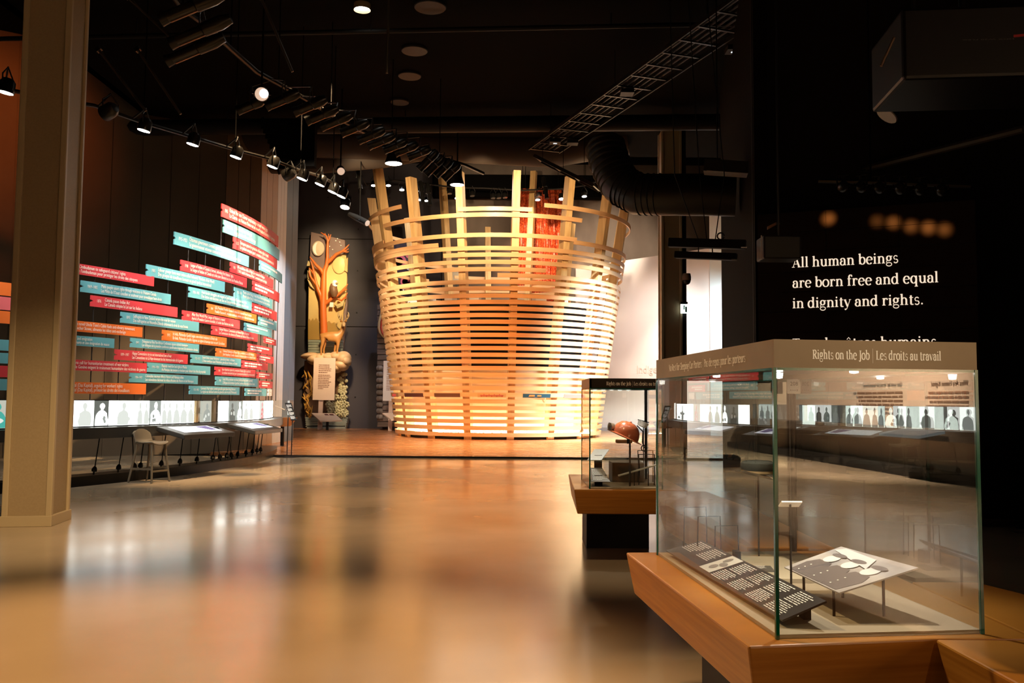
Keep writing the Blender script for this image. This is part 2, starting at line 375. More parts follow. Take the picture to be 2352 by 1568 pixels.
wallseg('wall_left_edge',(-7.75,29.2),(-7.75,30.4),0,9.6,.06,M_endw,.45)
wallseg('wall_left_corner',(-7.75,30.4),(-7.6,31.4),0,9.6,.06,M_endblue,.5)
wallseg('wall_side_left',(-21,-24),(-21,18.2),0,9.6,.2,M_dark)
struct(B().box((3.0,44.1,12.2),(14,.6,1.1)).box((2.5,43.2,13.3),(16,.4,.25)).build('trim_3', M_ceil))
wallseg('wall_white',(3.2,45.3),(8.9,38.95),.1,8.36,.15,M_whitewall)
wallseg('trim_2',(8.62,38.95),(9.2,38.2),.1,10.2,.15,mat('cool_white',(.75,.84,.86),.45))
wallseg('baseboard_back',(3.2,45.24),(8.9,38.89),.1,.32,.05,mat('grey_base',(.4,.38,.38),.5))
wallseg('wall_right_return',(5.28,22.5),(3.56,13.05),0,9.6,.2,mat('brown_black',(.007,.0045,.0035),.9,spec=.02))
wallseg('wall_right',(3.6,13.3),(16,10.75),0,9.6,.2,M_dark)
wallseg('wall_side_right',(16,10.75),(12.0,-5.5),0,9.6,.2,M_dark)
# relief words on the white wall
wd=(Vector((8.9,38.95,0))-Vector((3.2,45.3,0))).normalized(); wn=Vector((wd.y,-wd.x,0))
bd=B()
for k,t in enumerate(('Indigenous','Perspectives')):
    p=Vector((3.2,45.3,0))+wd*4.03; p.z=2.92-k*.62
    put(bd, sans(t,.52), p+wn*.02, wd, (0,0,1))
o=bd.build('relief_lettering', mat('relief_tan',(.70,.60,.52),.6))
tag(o,'pale raised lettering Indigenous Perspectives low on the white wall','lettering')
# ------------------------------------------------------------------ columns
def column(name, a, b, c, h, label, base=True):
    a,b,c=[Vector((*p,0)) for p in (a,b,c)]; d=a+c-b        # a front-left, b front corner, c rear
    ctr=(a+c)/2; t=thing(name,label,'column',tuple(ctr))
    P=[a,b,c,d]; z=Vector((0,0,h))
    def inset(k): return [ctr+(p-ctr)*k for p in P]
    B().prism(inset(.985),z).build('shaft',M_column,t)
    for p in P:
        q=ctr+(p-ctr)*.955; e=(a-b).normalized(); 
        bb=B()
        M=Matrix((( e.x,-e.y,0),(e.y,e.x,0),(0,0,1)))
        bb.box((q.x,q.y,h/2),(.075,.075,h),M); bb.build('corner_strip',M_colstrip,t,bevel=.012)
    if base: B().prism(inset(1.14),Vector((0,0,.13))).build('base_moulding',M_colstrip,t,bevel=.006)
    return t
column('painted_column',(-6.24,11.16),(-5.72,11.25),(-5.80,11.86),9.6,'tall olive beige square column at the left foreground with a low base moulding')
column('painted_column',(4.37,26.0),(4.93,26.0),(4.93,26.56),9.6,'slim olive column in front of the white wall, right of the slatted drum',False)
t=thing('black_post','narrow black post standing against the slim olive column','post',(5.02,26.1,0))
B().box((5.02,26.1,4.8),(.13,.13,9.6)).build('post_shaft',M_black,t)
p=GY(1577,640,25.9)
t=thing('security_camera','grey domed security camera on the black post above the exit sign','camera',tuple(p))
B().lathe([(.0,.16),(.11,.15),(.13,.05),(.13,-.05)],p,16).build('camera_housing',M_tan,t,smooth=True)
B().ball(p+Vector((0,0,-.06)),.12,14).build('dome',mat('smoke_dome',(.02,.02,.02),.1),t,smooth=True)
B().beam(p+Vector((0,0,.08)),p+Vector((-.1,.12,.08)),.05,.05).build('bracket',M_iron,t)
p=GY(1571,709,25.9)
t=thing('exit_sign','small lit white and green exit sign on the black post','exit sign',tuple(p))
B().box(p+Vector((0,0,.17)),(.2,.1,.06)).build('canopy',M_iron,t)
B().box(p,(.19,.05,.26)).build('lit_panel',emat('exit_white',(.85,1,.95),2.2),t)
bd=B(); q=p+Vector((0,-.03,0)); bd.box(q+Vector((.055,0,-.02)),(.05,.012,.16)); bd.box(q+Vector((.0,0,.02)),(.03,.012,.09)); bd.lathe([(.02,0),(.02,.01)],q+Vector((-.0,.0,.08)),8,Matrix.Rotation(R(90),3,'X')); bd.build('pictogram',mat('exit_green',(.0,.35,.16),.5),t)
# ================================================================== the slatted drum
def rr(z): return 4.18+.125*(z-.15)+.0023*(z-.15)**2
drum=thing('slatted_drum','huge flaring basket-like drum of curved maple slats on timber ribs, lit from inside','pavilion',(BX,BY,.15))
def bc(z, py=None): return Vector((BX,BY,z))
def slat(z, a0=-180, a1=180, h=.15, m=None, name='slat', rad=None):
    # angles measured from the side facing the camera, clockwise seen from above (positive = to the right)
    r0=(rad or rr(z)); n=max(4,int((a1-a0)/4)); bd=B(); full=a1-a0>=359; tl=.157*h/2; vs=[]; N=n if full else n+1
    for i in range(N):
        a=R(a0+(a1-a0)*i/n); u=Vector((math.sin(a),-math.cos(a),0))
        for (dr,dz) in ((-.035-tl,-h/2),(-tl,-h/2),(tl,h/2),(-.035+tl,h/2)): vs.append(Vector((BX,BY,z+dz))+u*(r0+dr))
    fs=[]
    for i in range(n):
        j=(i+1)%N
        for k in range(4): fs.append((i*4+k,j*4+k,j*4+(k+1)%4,i*4+(k+1)%4))
    if not full: fs+=[(0,1,2,3),tuple((N-1)*4+k for k in (3,2,1,0))]
    bd.add(vs,fs); return bd.build(name,m or M_slat,drum,smooth=True)
def zfront(py):
    z=4.0
    for _ in range(20): z=1.6+(919.2-py)*(BY-rr(z))/F_PX
    return z
for k in range(21):
    slat(zfront(998.6-15.3*k))
def a_of(px, z):        # angle on the near side whose slat crosses this pixel column
    best=0; bd_=1e9
    for i in range(-900,901):
        a=R(i/10); r=rr(z); x=BX+r*math.sin(a); y=BY-r*math.cos(a); q=1176+F_PX*x/y+(-(z-1.6))*0*0
        if abs(q-px)<bd_: bd_=abs(q-px); best=i/10
    return best
for py,segs in ((678,[(-180,180)]),(661.3,[(-180,180)]),(645.9,[(-180,180)]),
                (630.4,[('p1141',115),(140,250)]),(616.4,[(-120,'p1253')]),(599.6,[(-180,180)]),(582.7,[('p1015',120)]),(567.3,[(-140,150)]),
                (556.5,[(-110,'p1003')]),(536.4,[(-95,'p1325')]),(543,[('p1318',110)]),
                (488.7,[('p875','p1337')]),(474.7,[('p1047','p1221')]),(462,[('p1249',105)]),(452,[(-125,-42)]),(528,[(-100,-58)]),
                (548,[(150,205)]),(520,[(205,250)]),(575,[(115,175)]),(592,[(165,235)])):
    z=zfront(py)
    for a0,a1 in segs:
        a0=a_of(float(a0[1:]),z) if isinstance(a0,str) else a0; a1=a_of(float(a1[1:]),z) if isinstance(a1,str) else a1
        slat(z,a0,a1)
for k in range(16):
    ph=7.2+22.5*k; ph=ph-360 if ph>180 else ph
    top=9.8
    if abs(ph+150.3)<1 or abs(ph-164.7)<1: top=12.6
    if abs(ph+60.3)<1: top=11
    a=R(ph); u=Vector((math.sin(a),-math.cos(a),0)); s=Vector((u.y,-u.x,0)); bd=B(); zs=[.15+(top-.15)*i/10 for i in range(11)]; vs=[]
    for z in zs:
        for (dr,ds) in ((-.46,-.13),(-.12,-.13),(-.12,.13),(-.46,.13)): vs.append(Vector((BX,BY,z))+u*(rr(z)+dr)+s*ds)
    fs=[(i*4+q,i*4+(q+1)%4,i*4+4+(q+1)%4,i*4+4+q) for i in range(10) for q in range(4)]+[(3,2,1,0),(40,41,42,43)]
    bd.add(vs,fs).build('rib',M_post,drum)
# slats sit on small spacer blocks in front of each rib; inner wall, screen band and base
bd=B().lathe([(3.42,.15),(3.62,2.7),(3.58,2.72),(3.38,.15)],(BX,BY,0),72); bd.build('inner_wall',M_ply,drum,smooth=True)
B().lathe([(3.55,2.72),(3.66,5.3),(3.6,5.3),(3.5,2.72)],(BX,BY,0),72).build('screen_back',M_black,drum,smooth=True)
B().lathe([(3.95,.15),(3.97,.34),(3.3,.35)],(BX,BY,0),72).build('recessed_base',M_dark,drum,smooth=True)
bd=B()
for k in range(72):
    a=2*math.pi*k/72; bd.box(Vector((BX+3.74*math.cos(a),BY+3.74*math.sin(a),.385)),(.05,.24,.05),Matrix.Rotation(a,3,'Z'))
bd.build('light_strip',emat('led_strip',(1,.88,.70),170),drum)['label']='glowing white light strip inside the foot'
for ph,w_ in ((-45,.5),(-28,.34),(-13,.4),(12,.3),(24,.45),(40,.3),(62,.4),(-65,.5)):
    a=R(ph); p=Vector((BX+3.8*math.sin(a),BY-3.8*math.cos(a),5.38))
    B().box(p,(w_,.35,.24),Matrix.Rotation(a,3,'Z')).build('projector_box',M_white,drum)
B().tube([Vector((BX+3.7*math.cos(2*math.pi*k/48),BY+3.7*math.sin(2*math.pi*k/48),5.55)) for k in range(49)],.05,6).build('projector_rail',M_iron,drum)
# painted panels let into one slat
zb=zfront(908.4)
for (x0,x1,m,motif) in ((902,917,mat('inlay_tan',(.42,.22,.10),.5),1),(931,973,mat('inlay_brown',(.10,.03,.02),.5),0),(999,1058,mat('inlay_brown2',(.13,.045,.02),.5),0),
                  (1098,1163,mat('inlay_sand',(.55,.32,.13),.5),2),(1202,1265,mat('inlay_teal',(.015,.06,.075),.5),3),(1296,1342,mat('inlay_rose',(.42,.16,.11),.5),0)):
    a0,a1=a_of(x0,zb),a_of(x1,zb)
    sl=slat(zb,a0,a1,.142,m,'painted_inlay',rr(zb)+.012)
    am=(a0+a1)/2
    def onr(a,z,e=.02): return Vector((BX+(rr(z)+e)*math.sin(R(a)),BY-(rr(z)+e)*math.cos(R(a)),z))
    bd=B()
    if motif==1:
        for s in (-.3,.1,.4): q=onr(am+s*(a1-a0)/2,zb); bd.box(q,(.06,.02,.1))
    if motif==2:
        for s in range(-4,5):
            q=onr(am+s*(a1-a0)/11,zb); bd.box(q,(.09,.02,.02)); bd.box(q+Vector((0,0,.035 if s%2 else -.035)),(.03,.02,.03))
    if motif==3:
        for s,d,hh in ((-.45,.28,.06),(.1,.2,.05)): bd.box(onr(am+s*(a1-a0)/2,zb),(d,.02,hh))
        q=onr(am+.55*(a1-a0)/2,zb-.045); bd.lathe([(.09,0),(.09,.02)],q,12,Matrix.Rotation(R(90),3,'X'),math.pi,2*math.pi)
    if bd.v: bd.build('motif',mat('motif_red',(.5,.06,.05),.5) if motif!=3 else mat('motif_orange',(.75,.22,.04),.5),sl)
# ------------------------------------------------------------------ things seen behind / inside the drum
def bead(u,v):
    w0=1.30+.75*v; x=1.22+(u-.5)*2*w0*.5+.02*0; q=GY(1240-2+v*-4,0,43.2); X=(u-.5)*(2.05+.95*v)+1.36-.08*v
    return Vector((X,43.3+.12*math.sin(u*46)+.06*math.sin(u*131+v*7),11.9-7.6*v))
bd=B().grid(bead,130,240)
o=bd.build('beaded_curtain',mat('red_beads',(.26,.012,.004),.45,noise=((.85,.17,.045),(24,6,19),1),bump=.5),None,smooth=True,fix=False)
so=o.modifiers.new('thick','SOLIDIFY'); so.thickness=.05
dt=bpy.data.textures.new('beads','VORONOI'); dt.noise_scale=.09
dm=o.modifiers.new('beads','DISPLACE'); dm.texture=dt; dm.strength=.05; dm.mid_level=.3
B().beam((.3,43.3,11.92),(2.45,43.3,11.92),.06,.05).tube([(.6,43.3,11.9),(.6,43.3,14)],.015,5).tube([(2.2,43.3,11.9),(2.2,43.3,14)],.015,5).build('hanging_rail',M_iron,o)
tag(o,'tall hanging of red beads against the rear concrete wall behind the drum','wall hanging')
p=GY(924,620,41.5)
# dark painted panels with round motifs seen through the upper left of the drum
t=thing('motif_panel','dark panel of red and white rings behind the upper left slats','panel',tuple(GY(926,630,42.2)))
p=GY(926,630,42.2); B().box(p,(1.5,.08,3.0)).build('backing',mat('motif_dark',(.03,.012,.02),.5),t)
for i,(dx,dz,r_,cc) in enumerate(((-.2,.6,.34,'pink'),(.35,.35,.2,'white'),(.1,-.35,.22,'pink'),(-.1,-.75,.16,'white'),(.45,-.5,.25,'pink'),(-.45,-.2,.2,'white'),(.3,.95,.2,'pink'))):
    B().lathe([(r_,0),(r_,.03),(r_*.62,.03),(r_*.62,0)],p+Vector((dx,-.04,dz)),20,Matrix.Rotation(R(90),3,'X')).build('ring_motif',mat('ring_'+cc,(.6,.10,.13) if cc=='pink' else (.7,.68,.7),.5),t)
p=GY(1048,632,43)
t=thing('star_panel','cream panel with a gold star glimpsed through the middle slats of the drum','panel',tuple(p))
B().box((p.x,p.y+.05,(p.z+.15)/2),(.08,.05,p.z-.15)).build('stand_post',M_iron,t)
B().box(p,(.95,.06,.8)).build('backing',mat('cream_panel',(.62,.52,.38),.5),t)
q=p+Vector((.35,-.05,0)); B().prism([q+Vector((math.sin(R(36*k))*(.22 if k%2==0 else .09),0,math.cos(R(36*k))*(.22 if k%2==0 else .09))) for k in range(10)],(0,.03,0)).build('star',mat('gold_star',(.55,.36,.12),.5),t)
B().lathe([(.3,0),(.3,.04)],p+Vector((-.05,-.05,-.3)),20,Matrix.Rotation(R(90),3,'X'),math.pi,2*math.pi).build('dome_motif',mat('dome_cream',(.75,.66,.5),.5),t)
# ================================================================== carved relief wall pieces
YT=43.9
def TP(px,py,y=YT): return GY(px,py,y)
def poly(pts,y,th): return B().prism([TP(a,b,y) for a,b in pts],(0,th,0))
z0=.15
tot=thing('carved_relief','tall carved relief of an orange tree under moon and sun on the dark back wall','relief',(TP(752,983).x,YT,z0))
poly([(714,532),(792,551),(798,700),(786,815),(706,815),(706,700)],YT+.25,.35).build('night_board',mat('night_sky',(.21,.13,.11),.6,noise=((.26,.165,.14),(1,1,1),4)),tot,bevel=.03)
bd=B()
for (x,y) in ((757,566),(771,553),(780,556),(764,573),(777,588),(762,589),(775,548),(783,564)): bd.ball(TP(x,y,YT+.22),.035,6)
bd.build('carved_stars',M_cream,tot)
poly([(709,610),(716,600),(722,615),(745,625),(757,605),(770,590),(780,583),(795,584),(797,640),(794,690),(788,720),(786,780),(707,780)],YT+.1,.2).build('sky_board',mat('yellow_sky',(.66,.43,.14),.5,noise=((.74,.52,.20),(.8,.8,.8),3)),tot,bevel=.03)
poly([(707,735),(711,731),(714,737),(718,730),(722,736),(726,729),(731,736),(735,741),(749,741),(756,736),(762,742),(768,739),(774,750),(781,756),(786,765),(786,780),(707,780)],YT-.02,.14).build('treeline_board',mat('ochre',(.42,.24,.05),.5),tot,bevel=.02)
bd=B()
for i in range(6): bd.prism([TP(707,780+i*6,YT),TP(787,781+i*6,YT),TP(787,786.5+i*6,YT),TP(707,785.5+i*6,YT)],(0,.22-.03*(i%2),0))
bd.build('water_band',mat('water_green',(.20,.24,.19),.4,noise=((.32,.34,.26),(.6,1,9),3)),tot,bevel=.02)
# tree
bd=B()
def br(pts,rs,y=YT-.16): bd.tube([TP(a,b,y) for a,b in pts],[r_*.62 for r_ in rs],10)
br([(744,770),(743,730),(742,700),(743,672),(744,640),(745,622),(751,606)],[.30,.27,.26,.24,.21,.19,.15])
br([(750,608),(752,590),(752,570),(753,552),(749,541),(737,534)],[.15,.12,.11,.09,.06,.03])
br([(753,556),(757,548),(760,538)],[.07,.06,.03]); br([(748,541),(746,535)],[.05,.03]); br([(756,549),(755,537)],[.05,.03])
br([(752,603),(760,596),(772,584),(786,577),(796,568),(802,561)],[.15,.14,.12,.10,.07,.03]); br([(787,577),(795,575),(801,571)],[.07,.06,.03]); br([(788,577),(797,579),(801,578)],[.07,.05,.03])
br([(745,632),(738,620),(726,609),(717,597),(712,590)],[.19,.15,.12,.09,.05])
br([(742,700),(738,680),(731,665),(727,652),(722,630),(718,612),(714,600)],[.24,.20,.16,.12,.10,.08,.04])
br([(728,655),(720,645),(712,634),(709,622)],[.12,.10,.07,.03]); br([(723,632),(714,620),(709,615)],[.09,.06,.03])
br([(744,700),(752,693),(764,684),(775,678),(786,668),(793,660),(799,652)],[.16,.15,.12,.12,.09,.07,.03]); br([(776,686),(784,690),(793,682),(798,672)],[.09,.08,.06,.03]); br([(787,668),(794,665),(798,664)],[.06,.05,.03]); br([(790,686),(797,684)],[.05,.02])
bd.build('tree',mat('tree_orange',(.72,.16,.025),.4),tot,smooth=True)
Mx=Matrix.Rotation(R(90),3,'X')
B().lathe([(.30,0),(.31,.05),(.27,.09),(.0,.10)],TP(731,571,YT+.2),24,Mx@Matrix.Diagonal((1,1.22,1))).build('moon',mat('moon',(.70,.55,.38),.5),tot,smooth=True)
bd=B(); bd.prism([TP(731,571,YT+.09)+Vector((.27*math.sin(R(a)),0,.33*math.cos(R(a)))) for a in range(180,361,15)]+[TP(731,571,YT+.09)+Vector((.27*math.sin(R(a))*.45,0,.33*math.cos(R(a)))) for a in range(345,195,-15)],(0,.03,0)); bd.build('crescent',M_cream,tot)
B().lathe([(.33,0),(.34,.06),(.28,.1),(.0,.11)],TP(780,609,YT+.1),28,Mx@Matrix.Diagonal((1,1.25,1))).build('sun',mat('sun',(.80,.60,.24),.45),tot,smooth=True)
bd=B(); bd.prism([TP(791,598,YT),TP(799,591,YT),TP(798,625,YT),TP(791,621,YT)],(0,.1,0)).build('sun_ray',mat('sun2',(.70,.42,.14),.45),tot)
bd=B()
for q in ([(706,608),(714,602),(720,618),(708,600)],[(706,620),(713,626),(718,645),(706,640)],[(705,640),(711,645),(722,665),(712,657)]): bd.prism([TP(a,b,YT-.05) for a,b in q],(0,.12,0))
bd.build('leaf_blade',mat('leaf_tan',(.62,.46,.2),.5),tot,bevel=.02)
# eagle
eg=B(); eg.tube([TP(764,652,YT-.25),TP(765,660,YT-.3),TP(767,672,YT-.3),TP(768,682,YT-.28)],[.10,.19,.21,.10],14); e=eg.build('eagle',mat('eagle_brown',(.16,.075,.035),.5,noise=((.22,.11,.05),(6,6,2),3)),tot,smooth=True)
bd=B().ball(TP(769,650,YT-.3),(.15,.14,.16),14); bd.tube([TP(768,655,YT-.3),TP(770,660,YT-.34)],[.15,.11],12); bd.build('eagle_head',M_cream,e,smooth=True)
B().tube([TP(772,650,YT-.42),TP(776,650,YT-.46),TP(777,653,YT-.46)],[.05,.035,.01],8).build('beak',mat('beak',(.6,.42,.18),.4),e,smooth=True)
bd=B()
for dx in (-3,-1,1,3): bd.beam(TP(762+dx*.8,694,YT-.22),TP(761+dx,705,YT-.2),.06,.04)
bd.build('tail_feathers',M_cream,e)
bd=B(); bd.tube([TP(768,699,YT-.1),TP(775,704,YT-.1),TP(785,700,YT-.1),TP(790,690,YT-.1)],[.03,.14,.12,.04],8); bd.build('hanging_bough',mat('bough',(.58,.45,.2),.5),tot,smooth=True)
# ledge and lower reliefs
lg=B()
rnd=random.Random(3)
for (x,y,rx,rz_) in ((712,817,.5,.17),(722,824,.42,.3),(738,826,.5,.34),(757,822,.45,.26),(774,820,.45,.28),(789,823,.42,.36),(796,828,.25,.3),(785,838,.4,.3),(772,845,.35,.25),(762,834,.5,.3),(745,838,.4,.2)):
    lg.ball(TP(x,y,YT-.35),(rx*.9,.55,rz_),20,Matrix.Rotation(R(rnd.uniform(-12,12)),3,'Y'))
lg.build('rock_ledge',mat('ledge_stone',(.55,.34,.17),.55,noise=((.68,.48,.28),(2,2,5),4),bump=.5),tot,smooth=True)
poly([(699,828),(790,828),(793,880),(788,900),(796,935),(794,962),(700,962),(697,900)],YT+.1,.25).build('lower_board',mat('lower_brown',(.13,.065,.03),.55,noise=((.22,.12,.055),(2,2,2),4),bump=.4),tot,bevel=.03)
def leaf(bd,c,l,a,y):
    c=TP(*c,y); M=Matrix.Rotation(a,3,'Y'); pts=[(0,-1),(.42,-.35),(.36,.3),(0,1),(-.36,.3),(-.42,-.35)]
    P=[c+M@Vector((x*l*.55,0,z_*l)) for x,z_ in pts]; ctr=c+Vector((0,-.09,0)); k=len(bd.v)
    bd.add(P+[ctr],[(i,(i+1)%6,6) for i in range(6)]+[(5,4,3,2,1,0)])
bd=B()
for i in range(44): leaf(bd,(rnd.uniform(699,716),rnd.uniform(855,955)),rnd.uniform(.13,.24),rnd.uniform(-.9,.9),YT-.02-rnd.uniform(0,.2))
bd.build('gold_leaves',mat('gold_leaf',(.55,.30,.06),.4),tot)
bd=B()
for i in range(62):
    x,y=rnd.uniform(752,797),rnd.uniform(905,955)
    if y<925 and x<770: continue
    c=TP(x,y,YT-.05-rnd.uniform(0,.2))
    for k in range(5):
        a=k*1.2566+i; bd.ball(c+Vector((.085*math.cos(a),0,.085*math.sin(a))),(.065,.035,.065),6)
for i in range(26):
    c=TP(rnd.uniform(778,796),rnd.uniform(855,905),YT-.02); bd.ball(c,(.09,.04,.09),6)
bd.build('flower_cluster',mat('petal',(.42,.38,.21),.45),tot,smooth=True)
bd=B()
for i in range(5): bd.prism([TP(700+i*.8,958+i*4.6,YT-.1),TP(799-i*.8,958+i*4.6,YT-.1),TP(799-i*1.2,962.2+i*4.6,YT-.1),TP(701,962.2+i*4.6,YT-.1)],(0,.5,0))
bd.box((TP(750,983).x,YT+.15,.23),(1.9,.5,.18))
bd.build('slate_courses',mat('slate_green',(.16,.18,.16),.35,noise=((.27,.30,.26),(.7,1,8),4)),tot,bevel=.02)
# deer standing on the ledge
t=thing('deer_sculpture','carved tan deer with antlers standing on the relief ledge, head turned outwards','sculpture',tuple(TP(765,818,YT-.6)))
YD=YT-.62
def skin(name,verts,edges,rad,m,parent,sub=2):
    inv=WM[parent.name].inverted(); me=bpy.data.meshes.new(name); me.from_pydata([tuple(inv@Vector(v)) for v in verts],edges,[]); me.materials.append(m)
    o=bpy.data.objects.new(name,me); link(o,parent); o.modifiers.new('skin','SKIN').use_smooth_shade=True
    for v,r_ in zip(me.skin_vertices[0].data,rad): v.radius=(r_,r_) if not isinstance(r_,tuple) else r_
    me.skin_vertices[0].data[0].use_root=True
    s=o.modifiers.new('subd','SUBSURF'); s.levels=sub; s.render_levels=sub; WM[o.name]=WM[parent.name]; return o
def DP(px,py,dy=0): return TP(px,py,YD+dy)
dv=[DP(745,770),DP(758,772),DP(772,773),DP(782,768),DP(787,758),DP(789,749),DP(789,745,-.06),
    DP(742,776,-.13),DP(741,790,-.14),DP(737.5,800,-.13),DP(738,818,-.13),
    DP(744,776,.13),DP(747,789,.13),DP(743.5,800,.14),DP(744,818,.13),
    DP(777,783,-.13),DP(776,797,-.13),DP(774.5,806,-.12),DP(774,818,-.12),
    DP(774,783,.12),DP(770,797,.12),DP(768.5,806,.12),DP(768,818,.12),DP(736.5,768),DP(735.5,776)]
de=[(0,1),(1,2),(2,3),(3,4),(4,5),(5,6),(0,7),(7,8),(8,9),(9,10),(0,11),(11,12),(12,13),(13,14),(2,15),(15,16),(16,17),(17,18),(2,19),(19,20),(20,21),(21,22),(0,23),(23,24)]
dr=[.23,.24,.25,.19,.13,.11,.10,.14,.075,.055,.04,.14,.075,.055,.04,.11,.06,.05,.04,.11,.06,.05,.04,.07,.04]
M_deer=mat('deer_tan',(.52,.24,.065),.38)
body=skin('body',dv,de,dr,M_deer,t)
hd=[DP(789,741,-.05),DP(789.5,746,-.22),DP(789.5,750,-.36)]
skin('head',hd,[(0,1),(1,2)],[.12,.10,.06],mat('deer_face',(.62,.38,.17),.4),t)
bd=B()
for s in (-1,1):
    bd.tube([DP(789+s*2,739,-.05),DP(789+s*5.5,736.5,-.07),DP(789+s*8,737.5,-.07)],[.03,.07,.015],8)
bd.build('ears',M_deer,t,smooth=True)
for s in (-1,1):
    bd=B(); q=lambda x,y,d=0: DP(789+s*x,y,d)
    bd.tube([q(1.5,738),q(5,735),q(9,731),q(12,725),q(11.5,718),q(9,716)],[.05,.045,.04,.035,.025,.008],8)
    bd.tube([q(6,734.5),q(5,728,-.1),q(4.5,722,-.12)],[.035,.028,.006],6); bd.tube([q(10,730),q(9,725,-.1),q(9.5,721,-.1)],[.03,.022,.006],6)
    bd.build('antler',mat('antler',(.55,.36,.17),.4),t,smooth=True)
bd=B().ball(DP(787.6,743.5,-.2),.016,6).ball(DP(791.4,743.5,-.2),.016,6).ball(DP(789.5,750,-.42),(.03,.02,.02),6); bd.build('eyes_and_nose',M_black,t)
# second relief, half hidden by the drum
YT2=42.6; X2=lambda px,py,y=YT2: GY(px,py,y)
t=thing('carved_relief','carved relief with a rippled shell form and timber cladding, half hidden behind the slatted drum','relief',(X2(905,980).x,YT2,.15))
bd=B()
for i in range(22): bd.prism([X2(866+ (i%2),700+i*12.8),X2(905-(i%3),700+i*12.8),X2(940,700+i*12.8),X2(940,711.5+i*12.8),X2(866,711.5+i*12.8)],(0,.3,0))
bd.build('timber_cladding',mat('old_timber',(.10,.065,.05),.6,noise=((.17,.11,.085),(1,1,10),4)),t,bevel=.02)
bd=B()
out=[(884,690),(876,705),(872,722),(868,738),(867,752),(870,764),(876,772),(884,780),(890,792),(900,800),(930,800),(930,690)]
bd.prism([X2(a,b,YT2-.25) for a,b in out],(0,.25,0)); sh=bd.build('shell_form',mat('shell_cream',(.66,.45,.24),.45),t,bevel=.06)
bd=B(); bd.tube([X2(a+8,b,YT2-.27) for a,b in out[1:10]],.05,8); bd.build('shell_groove',mat('shell_red',(.45,.05,.02),.45),sh,smooth=True)
bd=B()
for i in range(9): bd.tube([X2(868,845+i*14,YT2-.1),X2(872,845+i*14,YT2-.16),X2(876,845+i*14,YT2-.1)],.12,12)
bd.build('stacked_stones',mat('stone_grey',(.20,.16,.14),.6),t,smooth=True)
# interpretive boards in front of the reliefs
def board(label, q, post, rail, y, paper):
    c=[GY(a,b,y) for a,b in q]; ctr=sum(c,Vector())/4
    t=thing('text_board',label,'sign',(ctr.x,y,.15)); 
    B().prism(c,(0,.06,0)).build('board',paper,t)
    if post: B().prism([GY(a,b,y+.06) for a,b in post],(0,.08,0)).build('post',mat('post_pink',(.55,.40,.33),.5),t)
    wd_=(c[1]-c[0]); up=(c[0]-c[3])
    bd=B(); put(bd,dashes(wd_.length*.6,up.length*.22,5,seed=4),c[3]+up*.63+wd_*.24-Vector((0,.008,0)),wd_,(0,0,1)); put(bd,dashes(wd_.length*.6,up.length*.36,9,seed=5),c[3]+up*.25+wd_*.23-Vector((0,.008,0)),wd_,(0,0,1))
    bd.build('print',mat('print_brown',(.25,.13,.09),.6),t)
    return t
M_paper=mat('board_pink',(.72,.55,.44),.55); M_paper2=mat('board_white',(.72,.64,.60),.55)
t=board('pale pink text board on a post in front of the carved tree relief',[(721,821),(771,822),(768,919),(718,918)],[(732,918),(742,918),(739,991),(729,991)],None,42.4,M_paper)
board('whitish text board half hidden behind the left edge of the slatted drum',[(881,828),(915,828),(912,921),(879,920)],[(893,920),(902,920),(900,991),(891,991)],None,41.6,M_paper2)
def railpanel(label,q,y0,m,pics):
    # q: back-left, back-right, front-right, front-left pixels; front edge nearer
    P=[GY(*q[0],y0+.5),GY(*q[1],y0+.5),GY(*q[2],y0-.1),GY(*q[3],y0-.1)]; c=sum(P,Vector())/4
    t=thing('reading_rail',label,'sign',(c.x,c.y,.15))
    n=(P[1]-P[0]).cross(P[3]-P[0]).normalized(); n=n if n.z>0 else -n
    B().prism(P,-n*.06).build('panel',m,t)
    bd=B()
    for u0,u1,v0,v1 in pics:
        f=lambda u,v: (P[0]*(1-u)+P[1]*u)*(1-v)+(P[3]*(1-u)+P[2]*u)*v+n*.006
        bd.add([f(u0,v0),f(u1,v0),f(u1,v1),f(u0,v1)],[(0,1,2,3)])
    bd.build('picture',mat('rail_pic',(.10,.02,.02),.5),t)
    B().box((c.x,c.y+.15,(c.z+.1)/2),(.12,.08,c.z-.2)).build('support',M_iron,t)
railpanel('tan slanted reading rail at the foot of the carved tree relief',[(715,948),(768,949),(786,965),(735,966)],41.8,M_paper,((.5,.66,.12,.3),(.72,.9,.12,.3)))
railpanel('tan slanted reading rail beside the foot of the slatted drum',[(878,948),(920,948),(935,962),(898,963)],40.6,M_paper,((.62,.85,.15,.4),))
p=GZ(838,981,.15)
t=thing('lectern','dark slate lectern with an angled picture top standing between the two reliefs','lectern',tuple(p))
B().prism([GY(815,943,p.y),GY(852,945,p.y),GY(847,980.5,p.y),GY(811,980.5,p.y)],(0,.5,0)).build('pedestal',mat('lectern_slate',(.11,.12,.135),.5),t)
P=[GY(814,935,p.y+.6),GY(852,936,p.y+.6),GY(868,943,p.y-.15),GY(832,941,p.y-.15)]
B().prism(P,(0,0,-.07)).build('top',mat('lectern_top',(.10,.105,.115),.5),t)
f=lambda u,v: (P[0]*(1-u)+P[1]*u)*(1-v)+(P[3]*(1-u)+P[2]*u)*v+Vector((0,0,.012))
B().add([f(.25,.15),f(.95,.15),f(.95,.6),f(.25,.6)],[(0,1,2,3)]).build('picture',M_white,t)
B().add([f(.35,.25)+Vector((0,0,.005)),f(.6,.25)+Vector((0,0,.005)),f(.6,.5)+Vector((0,0,.005)),f(.35,.5)+Vector((0,0,.005))],[(0,1,2,3)]).build('caption_block',M_slate,t)
p=GY(671.5,914,44.45)
